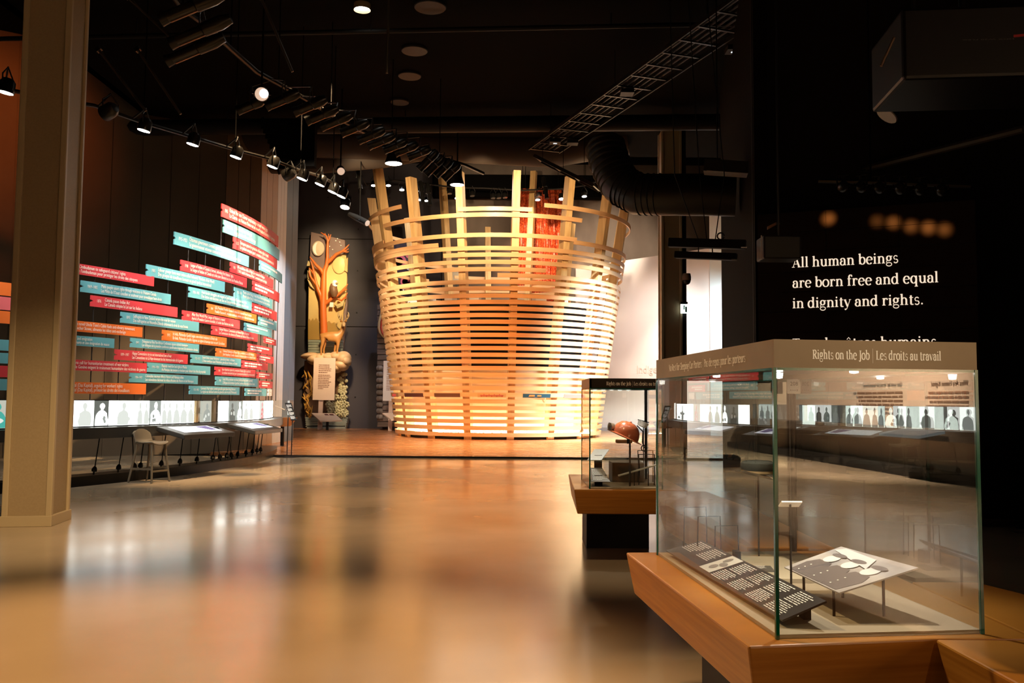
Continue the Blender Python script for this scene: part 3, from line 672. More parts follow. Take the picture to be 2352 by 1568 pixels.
tag(B().box(p,(.11,.04,.13)).build('wall_plate',M_white),'tiny white wall plate on the dark back wall near the timeline end','wall plate')
# ================================================================== timeline counter on its curve
A0=CY(-120,950,15.6)[0]; A1=R(17.5)
def sector(bd,r0,r1,z0,z1,a0,a1,n=None,dz=0):
    n=n or max(2,int(abs(a1-a0)/R(1.5))); vs=[]
    for i in range(n+1):
        a=a0+(a1-a0)*i/n
        for r_,z in((r0,z0+dz),(r1,z0),(r1,z1),(r0,z1+dz)): vs.append(CP(a,z,r_))
    fs=[(i*4+k,i*4+(k+1)%4,i*4+4+(k+1)%4,i*4+4+k) for i in range(n) for k in range(4)]+[(0,1,2,3),tuple(n*4+k for k in(3,2,1,0))]
    return bd.add(vs,fs)
ct=thing('timeline_counter','long curved dark counter carrying the lit photographs under the timeline banners','counter',tuple(CP(0,0,15.3)))
sector(B(),14.95,15.6,.85,1.05,A0,A1).build('counter_slab',mat('counter_black',(.035,.035,.032),.35),ct)
sector(B(),15.0,15.45,0,.18,A0,A1).build('plinth',mat('plinth_black',(.006,.005,.0045),.3,spec=.25),ct)
sector(B(),15.25,15.34,1.045,1.07,A0,A1).build('photo_ledge',M_iron,ct)
for zx0,zx1,yb in ((70,45,820),(770,722,775),(955,910,745),(1020,1040,745),(1115,1080,720),(1280,1240,710),(1415,1385,695),(1545,1515,685),(1670,1638,672),(1665,1703,667),(1780,1745,662),(1760,1790,662),(1860,1830,652),(1925,1895,642),(1970,1945,632),(2005,1980,622),(2030,2008,612)):
    r_=15.3; a=CY(zx0/3.36,1002,r_)[0]; b=CY(zx1/3.36,850+yb/3.36+6,r_)[0]
    p,q=CP(a,.85,r_),CP(b,.17,r_); bd=B(); bd.tube([p,q],.011,6); d=(p-q)
    bd.tube([q,q+d*.08,q+d*.1,q+d*.16,q+d*.22,q+d*.24],[.018,.018,.05,.05,.03,.012],8); bd.build('support_cable',M_iron,ct,smooth=True)
for i,(ac,wd2,lab) in enumerate(((R(-15.0),1.75,'slanted touch table with a lit screen beside the grey stool'),(R(-5.6),1.75,'slanted touch table with a lit screen at the far end of the counter'))):
    u=Vector((math.cos(ac),math.sin(ac),0)); s=Vector((-u.y,u.x,0)); c=CP(ac,0,15.6)
    t=thing('touch_table',lab,'touch table',tuple(c),group=None)
    def K(x,y,e=0): return c+s*x+u*y+Vector((0,0,1.10-.23*(y+.25)/.95+e))
    h=wd2/2; P=[K(-h,.015),K(h,.015),K(h,.66),K(-h,.66)]
    B().prism(P,(0,0,-.09)).build('table_body',mat('counter_edge',(.022,.018,.013),.4),t,bevel=.01)
    B().add([K(-h+.22,.12,.004),K(h-.22,.12,.004),K(h-.22,.5,.004),K(-h+.22,.5,.004)],[(0,1,2,3)]).build('screen',emat('screen_white',(.93,.95,1),2.0),t)
    B().add([K(.15,.16,.007),K(h-.3,.14,.007),K(h-.3,.42,.007),K(.35,.44,.007)],[(0,1,2,3)]).build('screen_picture',emat('screen_violet',(.28,.22,.55),.8),t)
    B().box(K(h-.12,.3,.012),(.1,.12,.02)).build('sensor_pad',M_black,t)
# lit photographs
M_lit=emat('lit_white',(.97,1,.93),5.5); M_lit2=emat('lit_grey',(.86,.95,.86),.42); M_lit3=emat('lit_mid',(.95,1,.92),.82); M_litd=emat('lit_dark',(.5,.55,.48),.28); M_litr=emat('lit_red',(.9,.25,.25),1.0); M_litc=emat('lit_cream',(.95,.97,.82),.55)
ZL0,ZL1,RL=1.07,1.535,15.3
_pr=random.Random(11)
def person_shape(f,cx,wd,h,pose=0):   # head-and-shoulders outline in panel units, a little different every time
    j=lambda v: v*_pr.uniform(.86,1.14)
    s=_pr.uniform(-.05,.05)*wd; hy=h*_pr.uniform(.72,.79); hw,hh=j(wd*.15),j(h*.135); nk=wd*.08
    L=[(cx-j(wd*.42),0),(cx-j(wd*.44),j(h*.2)),(cx-j(wd*.40),j(h*.36)),(cx-j(wd*.33),h*.50),(cx-j(wd*.18),h*.57),(cx-nk+s*.5,h*.60)]
    H=[(cx+s+hw*math.sin(R(a))*(1+.06*_pr.uniform(-1,1)),hy+hh*math.cos(R(a))) for a in range(-150,151,25)]
    Q=[(cx+nk+s*.5,h*.60),(cx+j(wd*.2),h*.57),(cx+j(wd*.34),h*.49),(cx+j(wd*.40),j(h*.33)),(cx+j(wd*.46),j(h*.18)),(cx+j(wd*.40),0)]
    return [(cx+s-hw*.5,hy+hh*.55),(cx+s,hy+hh*1.12),(cx+s+hw*.7,hy+hh*.7)],L+H+Q
def photo(x0,x1,label,bg,fig,n=1,grp='backlit photographs along the counter'):
    a0,a1=CY(x0+.4,945,RL)[0],CY(x1-.4,945,RL)[0]; am=(a0+a1)/2; Wd=(a1-a0)*RL
    t=thing('backlit_photograph',label,'photograph',tuple(CP(am,ZL0,RL)),group=grp)
    sector(B(),RL-.05,RL,ZL0,ZL1,a0,a1).build('print',bg,t)
    sector(B(),RL-.06,RL+.012,ZL1,ZL1+.015,a0,a1).build('top_rail',M_iron,t)
    if fig is not None:
        h=ZL1-ZL0
        for k in range(n):
            bd=B(); cx=Wd*(k+.5)/n; hd,bo=person_shape(None,cx,min(Wd/n,.34),h)
            for ps in (hd,bo): bd.add([CP(a0+x/RL,ZL0+y+.004,RL+.006) for x,y in ps],[tuple(range(len(ps)))])
            bd.build('figure',fig,t)
        if n==1:
            bd=B(); rr_=random.Random(int(x0))
            for k in range(3):
                x,y=Wd*rr_.uniform(.2,.75),h*rr_.uniform(.03,.3); e=[(x+Wd*.1*math.cos(q)*rr_.uniform(.6,1.3),y+.05+.04*math.sin(q)) for q in [i*.7 for i in range(9)]]
                bd.add([CP(a0+p/RL,ZL0+q,RL+.009) for p,q in e],[tuple(range(len(e)))])
            bd.build('highlight',M_lit3 if fig is not M_lit else M_lit2,t)
photo(-95,-40,'backlit photograph beyond the left edge of the frame beside the painted column',M_lit,M_lit3)
photo(-38,26,'pale teal backlit picture left of the painted column',M_litc,emat('lit_teal',(.1,.6,.5),.7))
photo(28,100,'backlit photograph hidden behind the painted column',M_lit,M_lit3)
photo(102,172,'backlit photograph just behind the right side of the painted column',M_lit,M_lit3)
photo(174,216,'overexposed backlit photograph just right of the painted column',M_lit,M_lit3)
photo(216,250,'backlit photograph with a white figure on a dark ground, left of the stool',M_litd,M_lit)
photo(250,314,'widest blown-out backlit photograph above the left of the stool',M_lit,M_lit3)
photo(314,343,'backlit crowd photograph directly above the grey stool',M_lit,M_lit3,2)
photo(343,370,'backlit portrait with a white figure on grey, above the stool back',M_lit2,M_lit)
photo(370,396,'backlit group photograph right of the white standing portrait',M_lit,M_lit3,2)
photo(396,446,'wide white backlit group photograph above the nearer touch table',M_lit,M_lit3,3)
photo(464,486,'cream portrait of a bearded person between two timber niches',M_litc,M_lit2)
photo(505,525,'blank white backlit photograph right of the second timber niche',M_lit,None)
photo(525,542,'grey backlit portrait of a dark-suited figure',M_lit2,M_litd)
photo(542,558,'backlit portrait of a white-robed figure on grey',M_lit2,M_lit)
photo(558,583,'white backlit photograph of faint figures left of the red one',M_lit,M_lit3,2)
photo(583,596,'narrow white backlit photograph just left of the red figure',M_lit,None)
photo(596,607,'narrow backlit photograph of a red figure',M_lit3,M_litr)
photo(607,628,'last white backlit photograph at the far end of the row',M_lit,M_lit3)
for x0,x1,lab in ((447,463,'timber display niche left of the cream bearded portrait'),(487,504,'timber display niche right of the cream bearded portrait')):
    a0,a1=CY(x0,945,RL)[0],CY(x1,945,RL)[0]
    t=thing('display_niche',lab,'niche',tuple(CP((a0+a1)/2,ZL0,RL)))
    sector(B(),RL-.4,RL-.36,ZL0,ZL1,a0,a1).build('back_panel',mat('niche_wood',(.45,.28,.14),.5),t)
    am=a0+(a1-a0)*.35; sector(B(),RL-.1,RL-.02,ZL0,ZL1,am,am+(a1-a0)*.3).build('timber_upright',mat('niche_light',(.55,.40,.22),.5),t)
    B().ball(CP(a0+(a1-a0)*.6,1.33,RL-.2),(.16,.12,.06),12).build('exhibit',mat('dark_hat',(.06,.035,.02),.5),t,smooth=True)
    sector(B(),RL-.36,RL,1.26,1.27,a0,a1).build('glass_shelf',M_glass,t)
# end case with timber bowl
p=GY(650,940,27.6)
t=thing('end_case','small clear glass case with a timber tray at the far end of the lit photographs','display case',(p.x,p.y,1.0))
B().box((p.x,p.y,1.27),(.52,.45,.56)).build('glass_box',M_glass,t)
B().lathe([(.0,-.28),(.25,-.26),(.42,-.02),(.44,0),(.0,-.01)],(p.x,p.y,1.02),24).build('timber_bowl',mat('bowl_wood',(.45,.24,.10),.4),t,smooth=True)
B().tube([(p.x-.2,p.y-.2,1.38),(p.x+.08,p.y-.1,1.26)],.018,6).build('exhibit_stick',M_cream,t)
B().tube([(p.x,p.y,.75),(p.x,p.y,.16)],.06,10).build('stem',M_iron,t)
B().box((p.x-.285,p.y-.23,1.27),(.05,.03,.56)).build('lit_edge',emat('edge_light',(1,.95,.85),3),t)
# banners ------------------------------------------------------------
BH=[]
def banner(x0,yt,yb,x1,m,label,date='',l1='',l2='',fr=.9,tl=None,seed=0,r_=TR,lead=None):
    a0,za=CY(x0,yt,r_); _,zb=CY(x0,yb,r_); a1=CY(x1,yt,r_)[0]; L=(a1-a0)*r_; h=za-zb
    nm='banner'; t=thing('timeline_banner',label,'banner',tuple(CP((a0+a1)/2,zb,r_)),group='timeline banners')
    n=max(2,int(L/.25)); V=[]; F=[]
    cols=[0]+[.07]+[.07+(L-.07)*i/n for i in range(1,n+1)]
    bd=B(); vs=[]; rows=(0,.38,.5,.62,1)
    for c_i,s in enumerate(cols):
        for k,q in enumerate(rows):
            ss=s
            if c_i==0 and k==2: ss=.055
            vs.append((ss,q*h))
    nr=len(rows)
    for dr in (0,-.025):
        k0=len(bd.v); bd.add([CP(a0+s/r_,zb+z,r_+dr) for s,z in vs],[(i*nr+k,i*nr+k+1,(i+1)*nr+k+1,(i+1)*nr+k) for i in range(len(cols)-1) for k in range(nr-1)])
    N=len(vs); ring=[i*nr for i in range(len(cols))]+[(len(cols)-1)*nr+k for k in range(1,nr)]+[i*nr+nr-1 for i in range(len(cols)-2,-1,-1)]+[k for k in range(nr-2,0,-1)]
    bd.f+=[(ring[i],ring[(i+1)%len(ring)],N+ring[(i+1)%len(ring)],N+ring[i]) for i in range(len(ring))]; bd.mi+=[0]*len(ring)
    plate=bd.build('ribbon',m,t)
    xs0=lead if lead else .12
    def lay(tx,sx,z):
        bd=B(); bd.add([CP(a0+(sx+x)/r_,zb+z+y,r_+.006) for x,y in tx[0]],tx[1]); bd.build('lettering',M_btext,t)
    if date:
        d_=sans(date,.13*h/.33,.62,.02); lay(d_,.12,h*.42); xs0=.12+d_[2]+.08
    if tl is not None: xs0=tl
    if l1:
        av=max(.3,(L-xs0)*fr); big=0
        A=[sans(q,.15*h/.33,1,.035) for q in (l1,l2) if q.strip()]; big=max([q[2] for q in A]+[.01]); xs=min(.75,av/big)
        for q,z in zip(A,(h*.58,h*.18) if l1.strip() else (h*.18,)): lay(([(x*xs,y) for x,y in q[0]],q[1]),xs0,z)
    else:
        lay(dashes(max(.2,(L-xs0)*.8),h*.66,2,.6,seed=int(x0*7+yt)),xs0,h*.17)
    BH.append((a0,a1,za))
    return t
Rr,Bb,Oo=M_red,M_blue,M_orange
banner(510,467,497.3,641.6,Rr,'topmost red banner about the United Nations Charter, dated 1945','1945','United Nations Charter emphasizes peace and human rights',"La Charte des Nations Unies met en valeur la paix et les droits de la personne")
banner(514,503.6,533.3,643.5,Bb,'blue banner dated 1948-1949 directly under the topmost red one','1948-1949','Arab-Israeli war is fought','La guerre israélo-arabe fait rage',.5)
banner(401,531.4,561,573.4,Bb,'blue banner dated 1915-1923, hanging alone at upper centre of the timeline','1915–1923','Ottoman government commits genocide against Armenians','Le gouvernement ottoman commet un génocide contre les Arméniens',.82)
banner(537,543.5,570.6,638,Rr,'red banner dated 1950 about a European system of human rights','1950','European system for protection of human rights is created',"Le système européen pour la protection des droits de la personne est créé",.85)
banner(597,596.8,620,649,Bb,'short blue banner at the curved right end, below the red 1950 European one')
banner(416,596,621.6,568.6,Rr,'red banner dated 1918 on the League of Indians of Canada','1918',"League of Indians of Canada is formed, defending First Nations' rights",'La League of Indians of Canada est créée pour défendre les droits des Premières Nations')
banner(530,601.5,624.8,629,Rr,'red banner about a UN office for refugees, right of the 1918 one','1950','UN establishes office of High Commissioner for Refugees',"L'ONU établit le bureau du Haut Commissaire pour les réfugiés",.8)
banner(337.4,606.3,633.4,518,Bb,'blue banner dated 1905 on an industrial workers union','1905','Labour groups form mass union called Industrial Workers of the World','Des groupes de travailleurs forment un grand syndicat international',.8)
banner(60,586,612,356,Rr,'red Ombudsman banner emerging from behind the painted column','1809',"Sweden creates position of Ombudsman to safeguard citizens' rights","La Suède crée la fonction de l'ombudsman pour protéger les droits des citoyens",.82)
banner(187,643.4,669.8,393.8,Bb,'blue banner dated 1869-1885 on Métis resistance in Western Canada','1869–1885','Métis people assert rights through resistance in Western Canada',"Les Métis de l'Ouest canadien se soulèvent pour revendiquer leurs droits",.85)
banner(209.5,677.5,703,409,Rr,'red banner dated 1876 reading Canada passes Indian Act','1876','Canada passes Indian Act','Le Canada adopte la Loi sur les Indiens',.47)
banner(278.4,715.7,740.6,458,Bb,'blue banner dated 1893 on suffragists in New Zealand','1893','Suffragists in New Zealand secure the vote for women','Des suffragettes en Nouvelle-Zélande obtiennent le droit de vote féminin',.8)
banner(95,728.5,754,328.5,Oo,"orange anti-slavery novel banner emerging from behind the painted column",'',"Harriet Beecher Stowe's novel Uncle Tom's Cabin fuels anti-slavery movement","Le roman de Harriet Beecher Stowe, alimente les idées anti-esclavage",.9)
banner(80,763,787,263.7,Bb,'blue emigration banner emerging from behind the painted column','','Irish famine causes mass deaths and emigration','La famine cause de nombreux morts et une émigration de masse',.92)
banner(300.7,775.4,797,458,Bb,'blue banner dated 1900 on the First Pan-African Conference','1900','Delegates to First Pan-African Conference oppose colonial domination',"Les délégués de la première conférence panafricaine s'opposent à la domination coloniale",.97)
banner(374,757,781,521.4,Oo,'orange banner dated 1915 on non-violent resistance in India','1915','In India, Mohandas Gandhi begins non-violent resistance to British rule',"En Inde, Mohandas Gandhi s'oppose au régime britannique sans recourir à la violence",.95)
banner(264.7,801.8,825.7,432,Rr,'red banner dated 1899-1907 on the Hague Conventions','1899–1907','Hague Conventions try to set international laws of war','Les Conventions de La Haye énoncent les lois internationales de la guerre',.9)
banner(85,821,846.5,338,Rr,'red Geneva Conventions banner emerging from behind the painted column','1864','Geneva Conventions call for humanitarian treatment of war victims','Les Conventions de Genève exigent le traitement humanitaire des victimes de guerre',.98)
banner(338.5,832,853.8,483.8,Bb,'blue banner dated 1910-1920 on peasants in Mexico','1910–1920','Peasants revolt for land rights in Mexico','Au Mexique, des paysans se révoltent pour obtenir des droits de propriété',.88)
banner(298.8,856,877.4,455,Bb,'blue banner dated 1904-1907 on the Herero and Namaqua','1904–1907',"Colonialists decimate Africa's Herero and Namaqua tribes",'Les colonialistes déciment les tribus africaines des Herero et des Namaquas',.9)
banner(95,875,902.5,336,Oo,'lowest orange banner, about Capital, emerging from behind the painted column','',"Marx publishes Capital (Das Kapital), arguing for workers' rights","Marx publie Le Capital (Das Kapital), prônant les droits des travailleurs",.8)
banner(420,712,735,552,Rr,'red banner dated 1919 on the League of Nations','1919','After First World War, League of Nations is created','Après la Première Guerre mondiale, la Société des Nations est créée',.83)
banner(434.6,658,682,579.5,Bb,'blue banner dated 1936-1945 on anti-fascist struggles','1936–1945','Anti-fascist struggles are waged in Spain and other European countries',"Des luttes anti-fascistes ont lieu en Espagne et dans d'autres pays d'Europe",.95)
banner(477,696.6,719,590,Oo,'orange banner dated 1941 on essential human freedoms','1941','U.S. President Franklin Roosevelt names four essential human freedoms','Franklin Roosevelt, président américain, nomme quatre libertés fondamentales',.92)
banner(539,659,681.6,626.6,Bb,'blue banner dated 1955-1968, right of the anti-fascist one','1955–1968','Martin Luther King, Jr. leads African American rights movement','Martin Luther King, Jr. mène le mouvement des droits des Noirs',.97)
banner(581.4,644,668,642.6,Rr,'short red banner under the refugees banner near the curved end')
banner(580,695.6,718,637,Rr,'short red banner right of the orange 1941 one')
banner(487,747,768,592.5,Rr,'red banner dated 1946 on the UN Commission on Human Rights','1946','United Nations Commission on Human Rights is founded',"La Commission des droits de l'homme des Nations Unies est fondée",.86)
banner(562.5,740.6,760.4,625,Bb,'short blue banner touching the upper right of the red 1946 one')
banner(595,727,746.7,636,Bb,'short blue banner highest of the two at mid height on the curved end')
banner(497,798.6,817.8,590,Oo,'orange banner dated 1948 on the Universal Declaration','1948','Universal Declaration of Human Rights, co-drafted by Canadian John Humphrey',"John Humphrey, Canadien, ébauche la Déclaration universelle des droits de l'homme",.95)
banner(439.5,813,832.8,554,Bb,'blue banner dated 1932-1933 about famine in Ukraine','1932–1933','Soviet Union causes Holodomor – genocide by famine – in Ukraine',"L'Union soviétique cause l'Holodomor, génocide par la famine, en Ukraine",.88)
banner(571,788.3,806.6,626,Rr,'short red banner above right of the orange 1948 one')
banner(607.6,772.9,787,634.6,Rr,'tiny red banner at the curved end, right below the two blue ones')
banner(592,812.5,829.4,629,Rr,'tiny red banner right of the orange 1948 one')
banner(557,827,844.8,615.5,Rr,'short red banner right of the blue famine one')
banner(494.5,841.5,861,587.5,Rr,'red banner dated 1948 on an Inter-American rights system','1948','Inter-American system for protection of human rights is established','Le système interaméricain pour la protection des droits de la personne est créé',.95)
banner(496,863.8,884.4,592.4,Bb,'blue banner about apartheid in South Africa','1948','South Africa institutes race-based political and legal system (apartheid)',"L'Afrique du Sud institue l'apartheid, système politique légal fondé sur la race",.88)
banner(591,853.5,868,626,Rr,'tiny red banner right of the red Inter-American one')
banner(598,874,890,626.4,Rr,'lowest tiny red banner, right of the apartheid banner')
banner(436,885.5,905,550.5,Bb,'lowest long blue banner, dated 1933-1945','1933–1945',"Germany's Nazi regime commits genocide against Jews during Holocaust","Le régime nazi allemand commet un génocide contre les Juifs (l'Holocauste)",.9)
banner(564,891,908.6,612.6,Bb,'lowest short blue banner near the curved end')
banner(616.6,893,908.6,625,M_pale,'tiny pale banner at the lowest right end of the timeline')
for yt,yb,m,l1,l2,lab in ((651,682.5,Oo,'invoked legally',"droits de l'homme",'topmost orange banner cut by the left edge of the photo'),(683.9,715,mat('banner_pink',(.80,.16,.18),.55),'','','pink banner under the orange one at the left edge of the photo'),
        (716,745.5,Oo,'Man and the Female Citizen','et de la citoyenne','second orange banner at the left edge of the photo'),(781,807,Bb,'homes, forced from','personnes expulsées','upper blue banner at the left edge of the photo'),
        (811,836,Bb,'','Amérique latine','middle blue banner at the left edge of the photo'),(840,867,Rr,'Abolition Act outlaws','Abolition Act abolit','red banner at the left edge of the photo'),(870,897,Bb,'national population','et la population','lowest blue banner at the left edge of the photo')):
    banner(-78,yt-13*(1-(yt-651)/260),yb-13*(1-(yt-651)/260),38,m,lab,'',l1 or ' ',l2 or ' ',.95,tl=.9)
# hanger rods behind the banners
t=thing('hanger_rods','thin dark tension rods rising from the counter behind the banners','rods',tuple(CP(0,1.55,15.45)))
k=0
a=A0
while a<R(12):
    tops=[z for (p,q,z) in BH if p<=a<=q]
    if tops:
        B().tube([CP(a,1.54,15.558),CP(a,max(tops)-.05,15.558)],.011,5).build('rod',M_iron,t)
    a+=R(2.3)
for p,q,z in BH:
    if not any(p<=A0+R(2.3)*i<=q for i in range(60)): B().tube([CP((p+q)/2,1.54,15.558),CP((p+q)/2,z-.05,15.558)],.011,5).build('rod',M_iron,t)
# reading stand by the timeline end
b=GZ(664,1049,0)
t=thing('reading_stand','black slanted text stand on twin poles beside the timeline end','stand',tuple(b))
B().lathe([(.0,.03),(.36,.012),(.38,0)],b,20).build('base',M_iron,t,smooth=True)
for dx in(-.06,.06): B().tube([b+Vector((dx,0,.02)),b+Vector((dx,.03,1.15))],.014,6).build('pole',M_iron,t)
P=[GY(654,925,b.y+.05),GY(669,925,b.y+.05),GY(682,965,b.y-.12),GY(668,965,b.y-.12)]
B().prism(P,(0,.03,-.01)).build('panel',M_black,t)
bd=B(); ex=(P[1]-P[0]).normalized(); ey=(P[0]-P[3]).normalized()
for k,q in enumerate((.72,.5,.28,.06)): 
    tx=dashes((P[1]-P[0]).length*.78,.1,4,seed=k); og=P[3]+(P[0]-P[3])*q+ex*.02+Vector((0,-.012,.004)); bd.add([og+ex*x+ey*y for x,y in tx[0]],tx[1])
bd.build('print',M_white,t)
# grey stool
sc=Vector((-6.86,17.15,0)); an=R(-20); ux=Vector((math.cos(an),math.sin(an),0)); uy=Vector((-ux.y,ux.x,0))
t=thing('bar_stool','grey moulded bar stool with a low back in front of the curved counter','stool',tuple(sc))
M_stool=mat('stool_grey',(.14,.115,.08),.45)
def S3(x,y,z): return sc+ux*x+uy*y+Vector((0,0,z))
def seat(u,v):
    y=(u-.5)*2; 
    prof=[(.24,.70),(.22,.725),(.08,.715),(-.06,.715),(-.16,.735),(-.21,.79),(-.235,.88),(-.255,.97),(-.262,1.0)]
    f=v*(len(prof)-1); i=min(int(f),len(prof)-2); f-=i; x=prof[i][0]*(1-f)+prof[i+1][0]*f; z=prof[i][1]*(1-f)+prof[i+1][1]*f
    wdt=.225
    if v<.12: wdt*=.86+.14*v/.12
    e=max(0.0,(v-.72)/.28); a=abs(y)
    return S3(x+(.03*y*y if v>.55 else 0),y*wdt*(1-.10*e*e),z+(.03*y*y if v<.5 else 0)-.11*e*a**3)
o=B().grid(seat,14,26).build('seat_shell',M_stool,t,smooth=True,subd=1); so=o.modifiers.new('solid','SOLIDIFY'); so.thickness=.022
legs=[((.19,-.17),(.27,-.24)),((.19,.17),(.27,.24)),((-.17,-.17),(-.28,-.24)),((-.17,.17),(-.28,.24))]
for (tx_,ty_),(fx,fy) in legs: B().tube([S3(tx_,ty_,.72),S3(tx_*1.05,ty_*1.05,.6),S3(fx,fy,0)],[.03,.026,.02],8).build('leg',M_stool,t,smooth=True)
def at(i,z): 
    (a_,b_),(c_,d_)=legs[i]; f=1-z/.72; return S3(a_+(c_-a_)*f,b_+(d_-b_)*f,z)
for i,j,z in((0,1,.22),(0,2,.26),(1,3,.26),(2,3,.24)): B().beam(at(i,z),at(j,z),.022,.035).build('footrest' if i==0 and j==1 else 'stretcher',M_stool,t)
# ================================================================== quotation wall
q0,q1=Vector((3.57,12.97,0)),Vector((6.2,11.88,0)); qd=(q1-q0).normalized(); qn=Vector((qd.y,-qd.x,0)); QL=(q1-q0).length
def QW(px,py,e=.012):
    d=ray(px,py); p=q0+qn*e; return O+d*((p-O).dot(qn)/d.dot(qn))
t=thing('quotation_wall','tall glossy black tiled partition bearing a cream two-language quotation','partition',tuple((q0+q1)/2))
B().prism([q0-qn*.02,q1-qn*.02,q1-qn*.02+Vector((0,0,4.34)),q0-qn*.02+Vector((0,0,4.34))],-qn*.1).build('core',M_black,t)
bd=B(); 
for i in range(3):
    for j in range(15):
        a=q0+qd*(QL*i/3+.003); b=q0+qd*(QL*(i+1)/3-.003); z_0,z_1=.289*j+.003,.289*(j+1)-.002
        bd.prism([a+Vector((0,0,z_0)),b+Vector((0,0,z_0)),b+Vector((0,0,z_1)),a+Vector((0,0,z_1))],-qn*.019)
bd.build('tile_face',M_bwall,t)
M_quote=emat('glow_letter',(1,.80,.60),.95)  # glow put into the letters themselves; no lamp behind them
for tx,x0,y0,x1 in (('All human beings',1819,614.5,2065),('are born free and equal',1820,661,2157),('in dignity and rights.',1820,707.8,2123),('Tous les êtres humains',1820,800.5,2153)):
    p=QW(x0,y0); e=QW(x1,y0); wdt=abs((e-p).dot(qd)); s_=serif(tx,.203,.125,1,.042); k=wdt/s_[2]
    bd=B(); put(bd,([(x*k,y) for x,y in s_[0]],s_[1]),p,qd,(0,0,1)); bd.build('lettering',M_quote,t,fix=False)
# ================================================================== benches and cases
def trough(bd,top,z1,z0,ins):
    n=len(top); bot=[]
    for i in range(n):
        p,a,b=[Vector(top[k%n]) for k in (i,i-1,i+1)]
        d1=(p-a).normalized(); d2=(b-p).normalized(); n1=Vector((-d1.y,d1.x)); n2=Vector((-d2.y,d2.x))
        m=(n1+n2); m=m/max(.3,m.dot(n1)); bot.append(p+m*ins)
    vs=[(x,y,z1) for x,y in top]+[(p.x,p.y,z0) for p in bot]
    bd.add(vs,[tuple(range(n)),tuple(range(n,2*n))[::-1]]+[(i,(i+1)%n,n+(i+1)%n,n+i) for i in range(n)]); return bd
# corners listed counter-clockwise from above
t=thing('display_bench','golden timber bench with sloping sides under the large glass case in the right foreground','bench',(1.3,4.2,0))
trough(B(),[(.85,3.26),(1.57,3.385),(1.95,3.40),(1.95,5.35),(.665,5.23)],.732,.505,.04).build('case_bench',M_bench,t,bevel=.009)
trough(B(),[(1.573,3.38),(1.62,1.0),(2.45,1.0),(2.36,4.2),(2.28,4.45),(1.96,4.45),(1.96,3.38)],.731,.505,.04).build('bench_wing',M_bench,t,bevel=.009)
B().box((1.35,4.3,.2525),(.62,1.3,.505)).build('foot',M_black,t); B().box((2.02,2.2,.2525),(.4,1.6,.505)).build('foot',M_black,t)
t=thing('display_bench','timber bench under the small glass case with the copper helmet','bench',(1.1,9.6,0))
trough(B(),[(.62,8.88),(1.40,8.88),(1.74,8.88),(1.74,10.7),(.68,10.7)],.732,.49,.035).build('case_bench',M_bench,t,bevel=.009)
B().box((1.17,10.2,.245),(.68,.6,.49)).build('foot',M_black,t)
t=thing('display_bench','timber link bench running between the small case and the large case','bench',(1.6,7.0,0))
trough(B(),[(1.42,5.45),(1.95,5.45),(1.98,7.5),(1.90,8.80),(1.42,8.80),(1.30,7.9)],.731,.49,.035).build('seat_body',M_bench,t,bevel=.009)
B().box((1.66,7.0,.245),(.3,2.0,.49)).build('foot',M_black,t)
def case(name,label,K,zb,zt,zh,msign,texts,loc,strip=True):
    t=thing(name,label,'display case',loc)
    K=[Vector((*k,0)) for k in K]; ctr=sum(K,Vector())/4
    Z=lambda z: Vector((0,0,z))
    B().prism([ctr+(k-ctr)*.985+Z(zb) for k in K],(0,0,.014)).build('deck',mat('felt_beige',(.40,.31,.21),.9),t)
    for i in range(4):
        a,b=K[i],K[(i+1)%4]; d=(b-a).normalized(); n=Vector((d.y,-d.x,0)); a2,b2=a+d*.012,b-d*.012
        pane=B().prism([a2+Z(zb),b2+Z(zb),b2+Z(zt),a2+Z(zt)],-n*.009).build('glass_pane',M_glass,t)
        B().prism([a2+Z(zt-.010),b2+Z(zt-.010),b2+Z(zt),a2+Z(zt)],-n*.0095).build('glass_edge',M_gedge,pane)
    for i,k in enumerate(K):
        v=(ctr-k).normalized(); 
        if i<2 or i==3: B().box((k.x+v.x*.007,k.y+v.y*.007,(zb+zt)/2),(.013,.013,zt-zb),Matrix.Rotation(math.atan2((K[1]-K[0]).y,(K[1]-K[0]).x),3,'Z')).build('corner_edge',M_gedge,t)
    k=K[2]+(ctr-K[2]).normalized()*.03
    B().tube([(k.x,k.y,zb),(k.x,k.y,zt)],.016,12).build('corner_post',M_iron,t,smooth=True)
    # header: four sign boards and a lid
    for i in range(4):
        a,b=K[i],K[(i+1)%4]; d=(b-a).normalized(); n=Vector((d.y,-d.x,0))
        s=B().prism([a+Z(zt),b+Z(zt),b+Z(zh),a+Z(zh)],-n*.02).build('sign_board',msign,t)
        if i in texts:
            for tx,f0,f1,zz,sz in texts[i]:
                L=(b-a).length; q=serif(tx,sz,.15,1,.055); wdt=L*(f1-f0); kx=wdt/q[2]
                bd=B(); put(bd,([(x*kx,y) for x,y in q[0]],q[1]),a+d*(L*f0)+Z(zz)+n*.0015,d,(0,0,1)); bd.build('lettering',M_cream,s,fix=False)
    B().prism([ctr+(k-ctr)*.97+Z(zt+.03) for k in K],(0,0,.05)).build('lid',M_black,t)
    return t
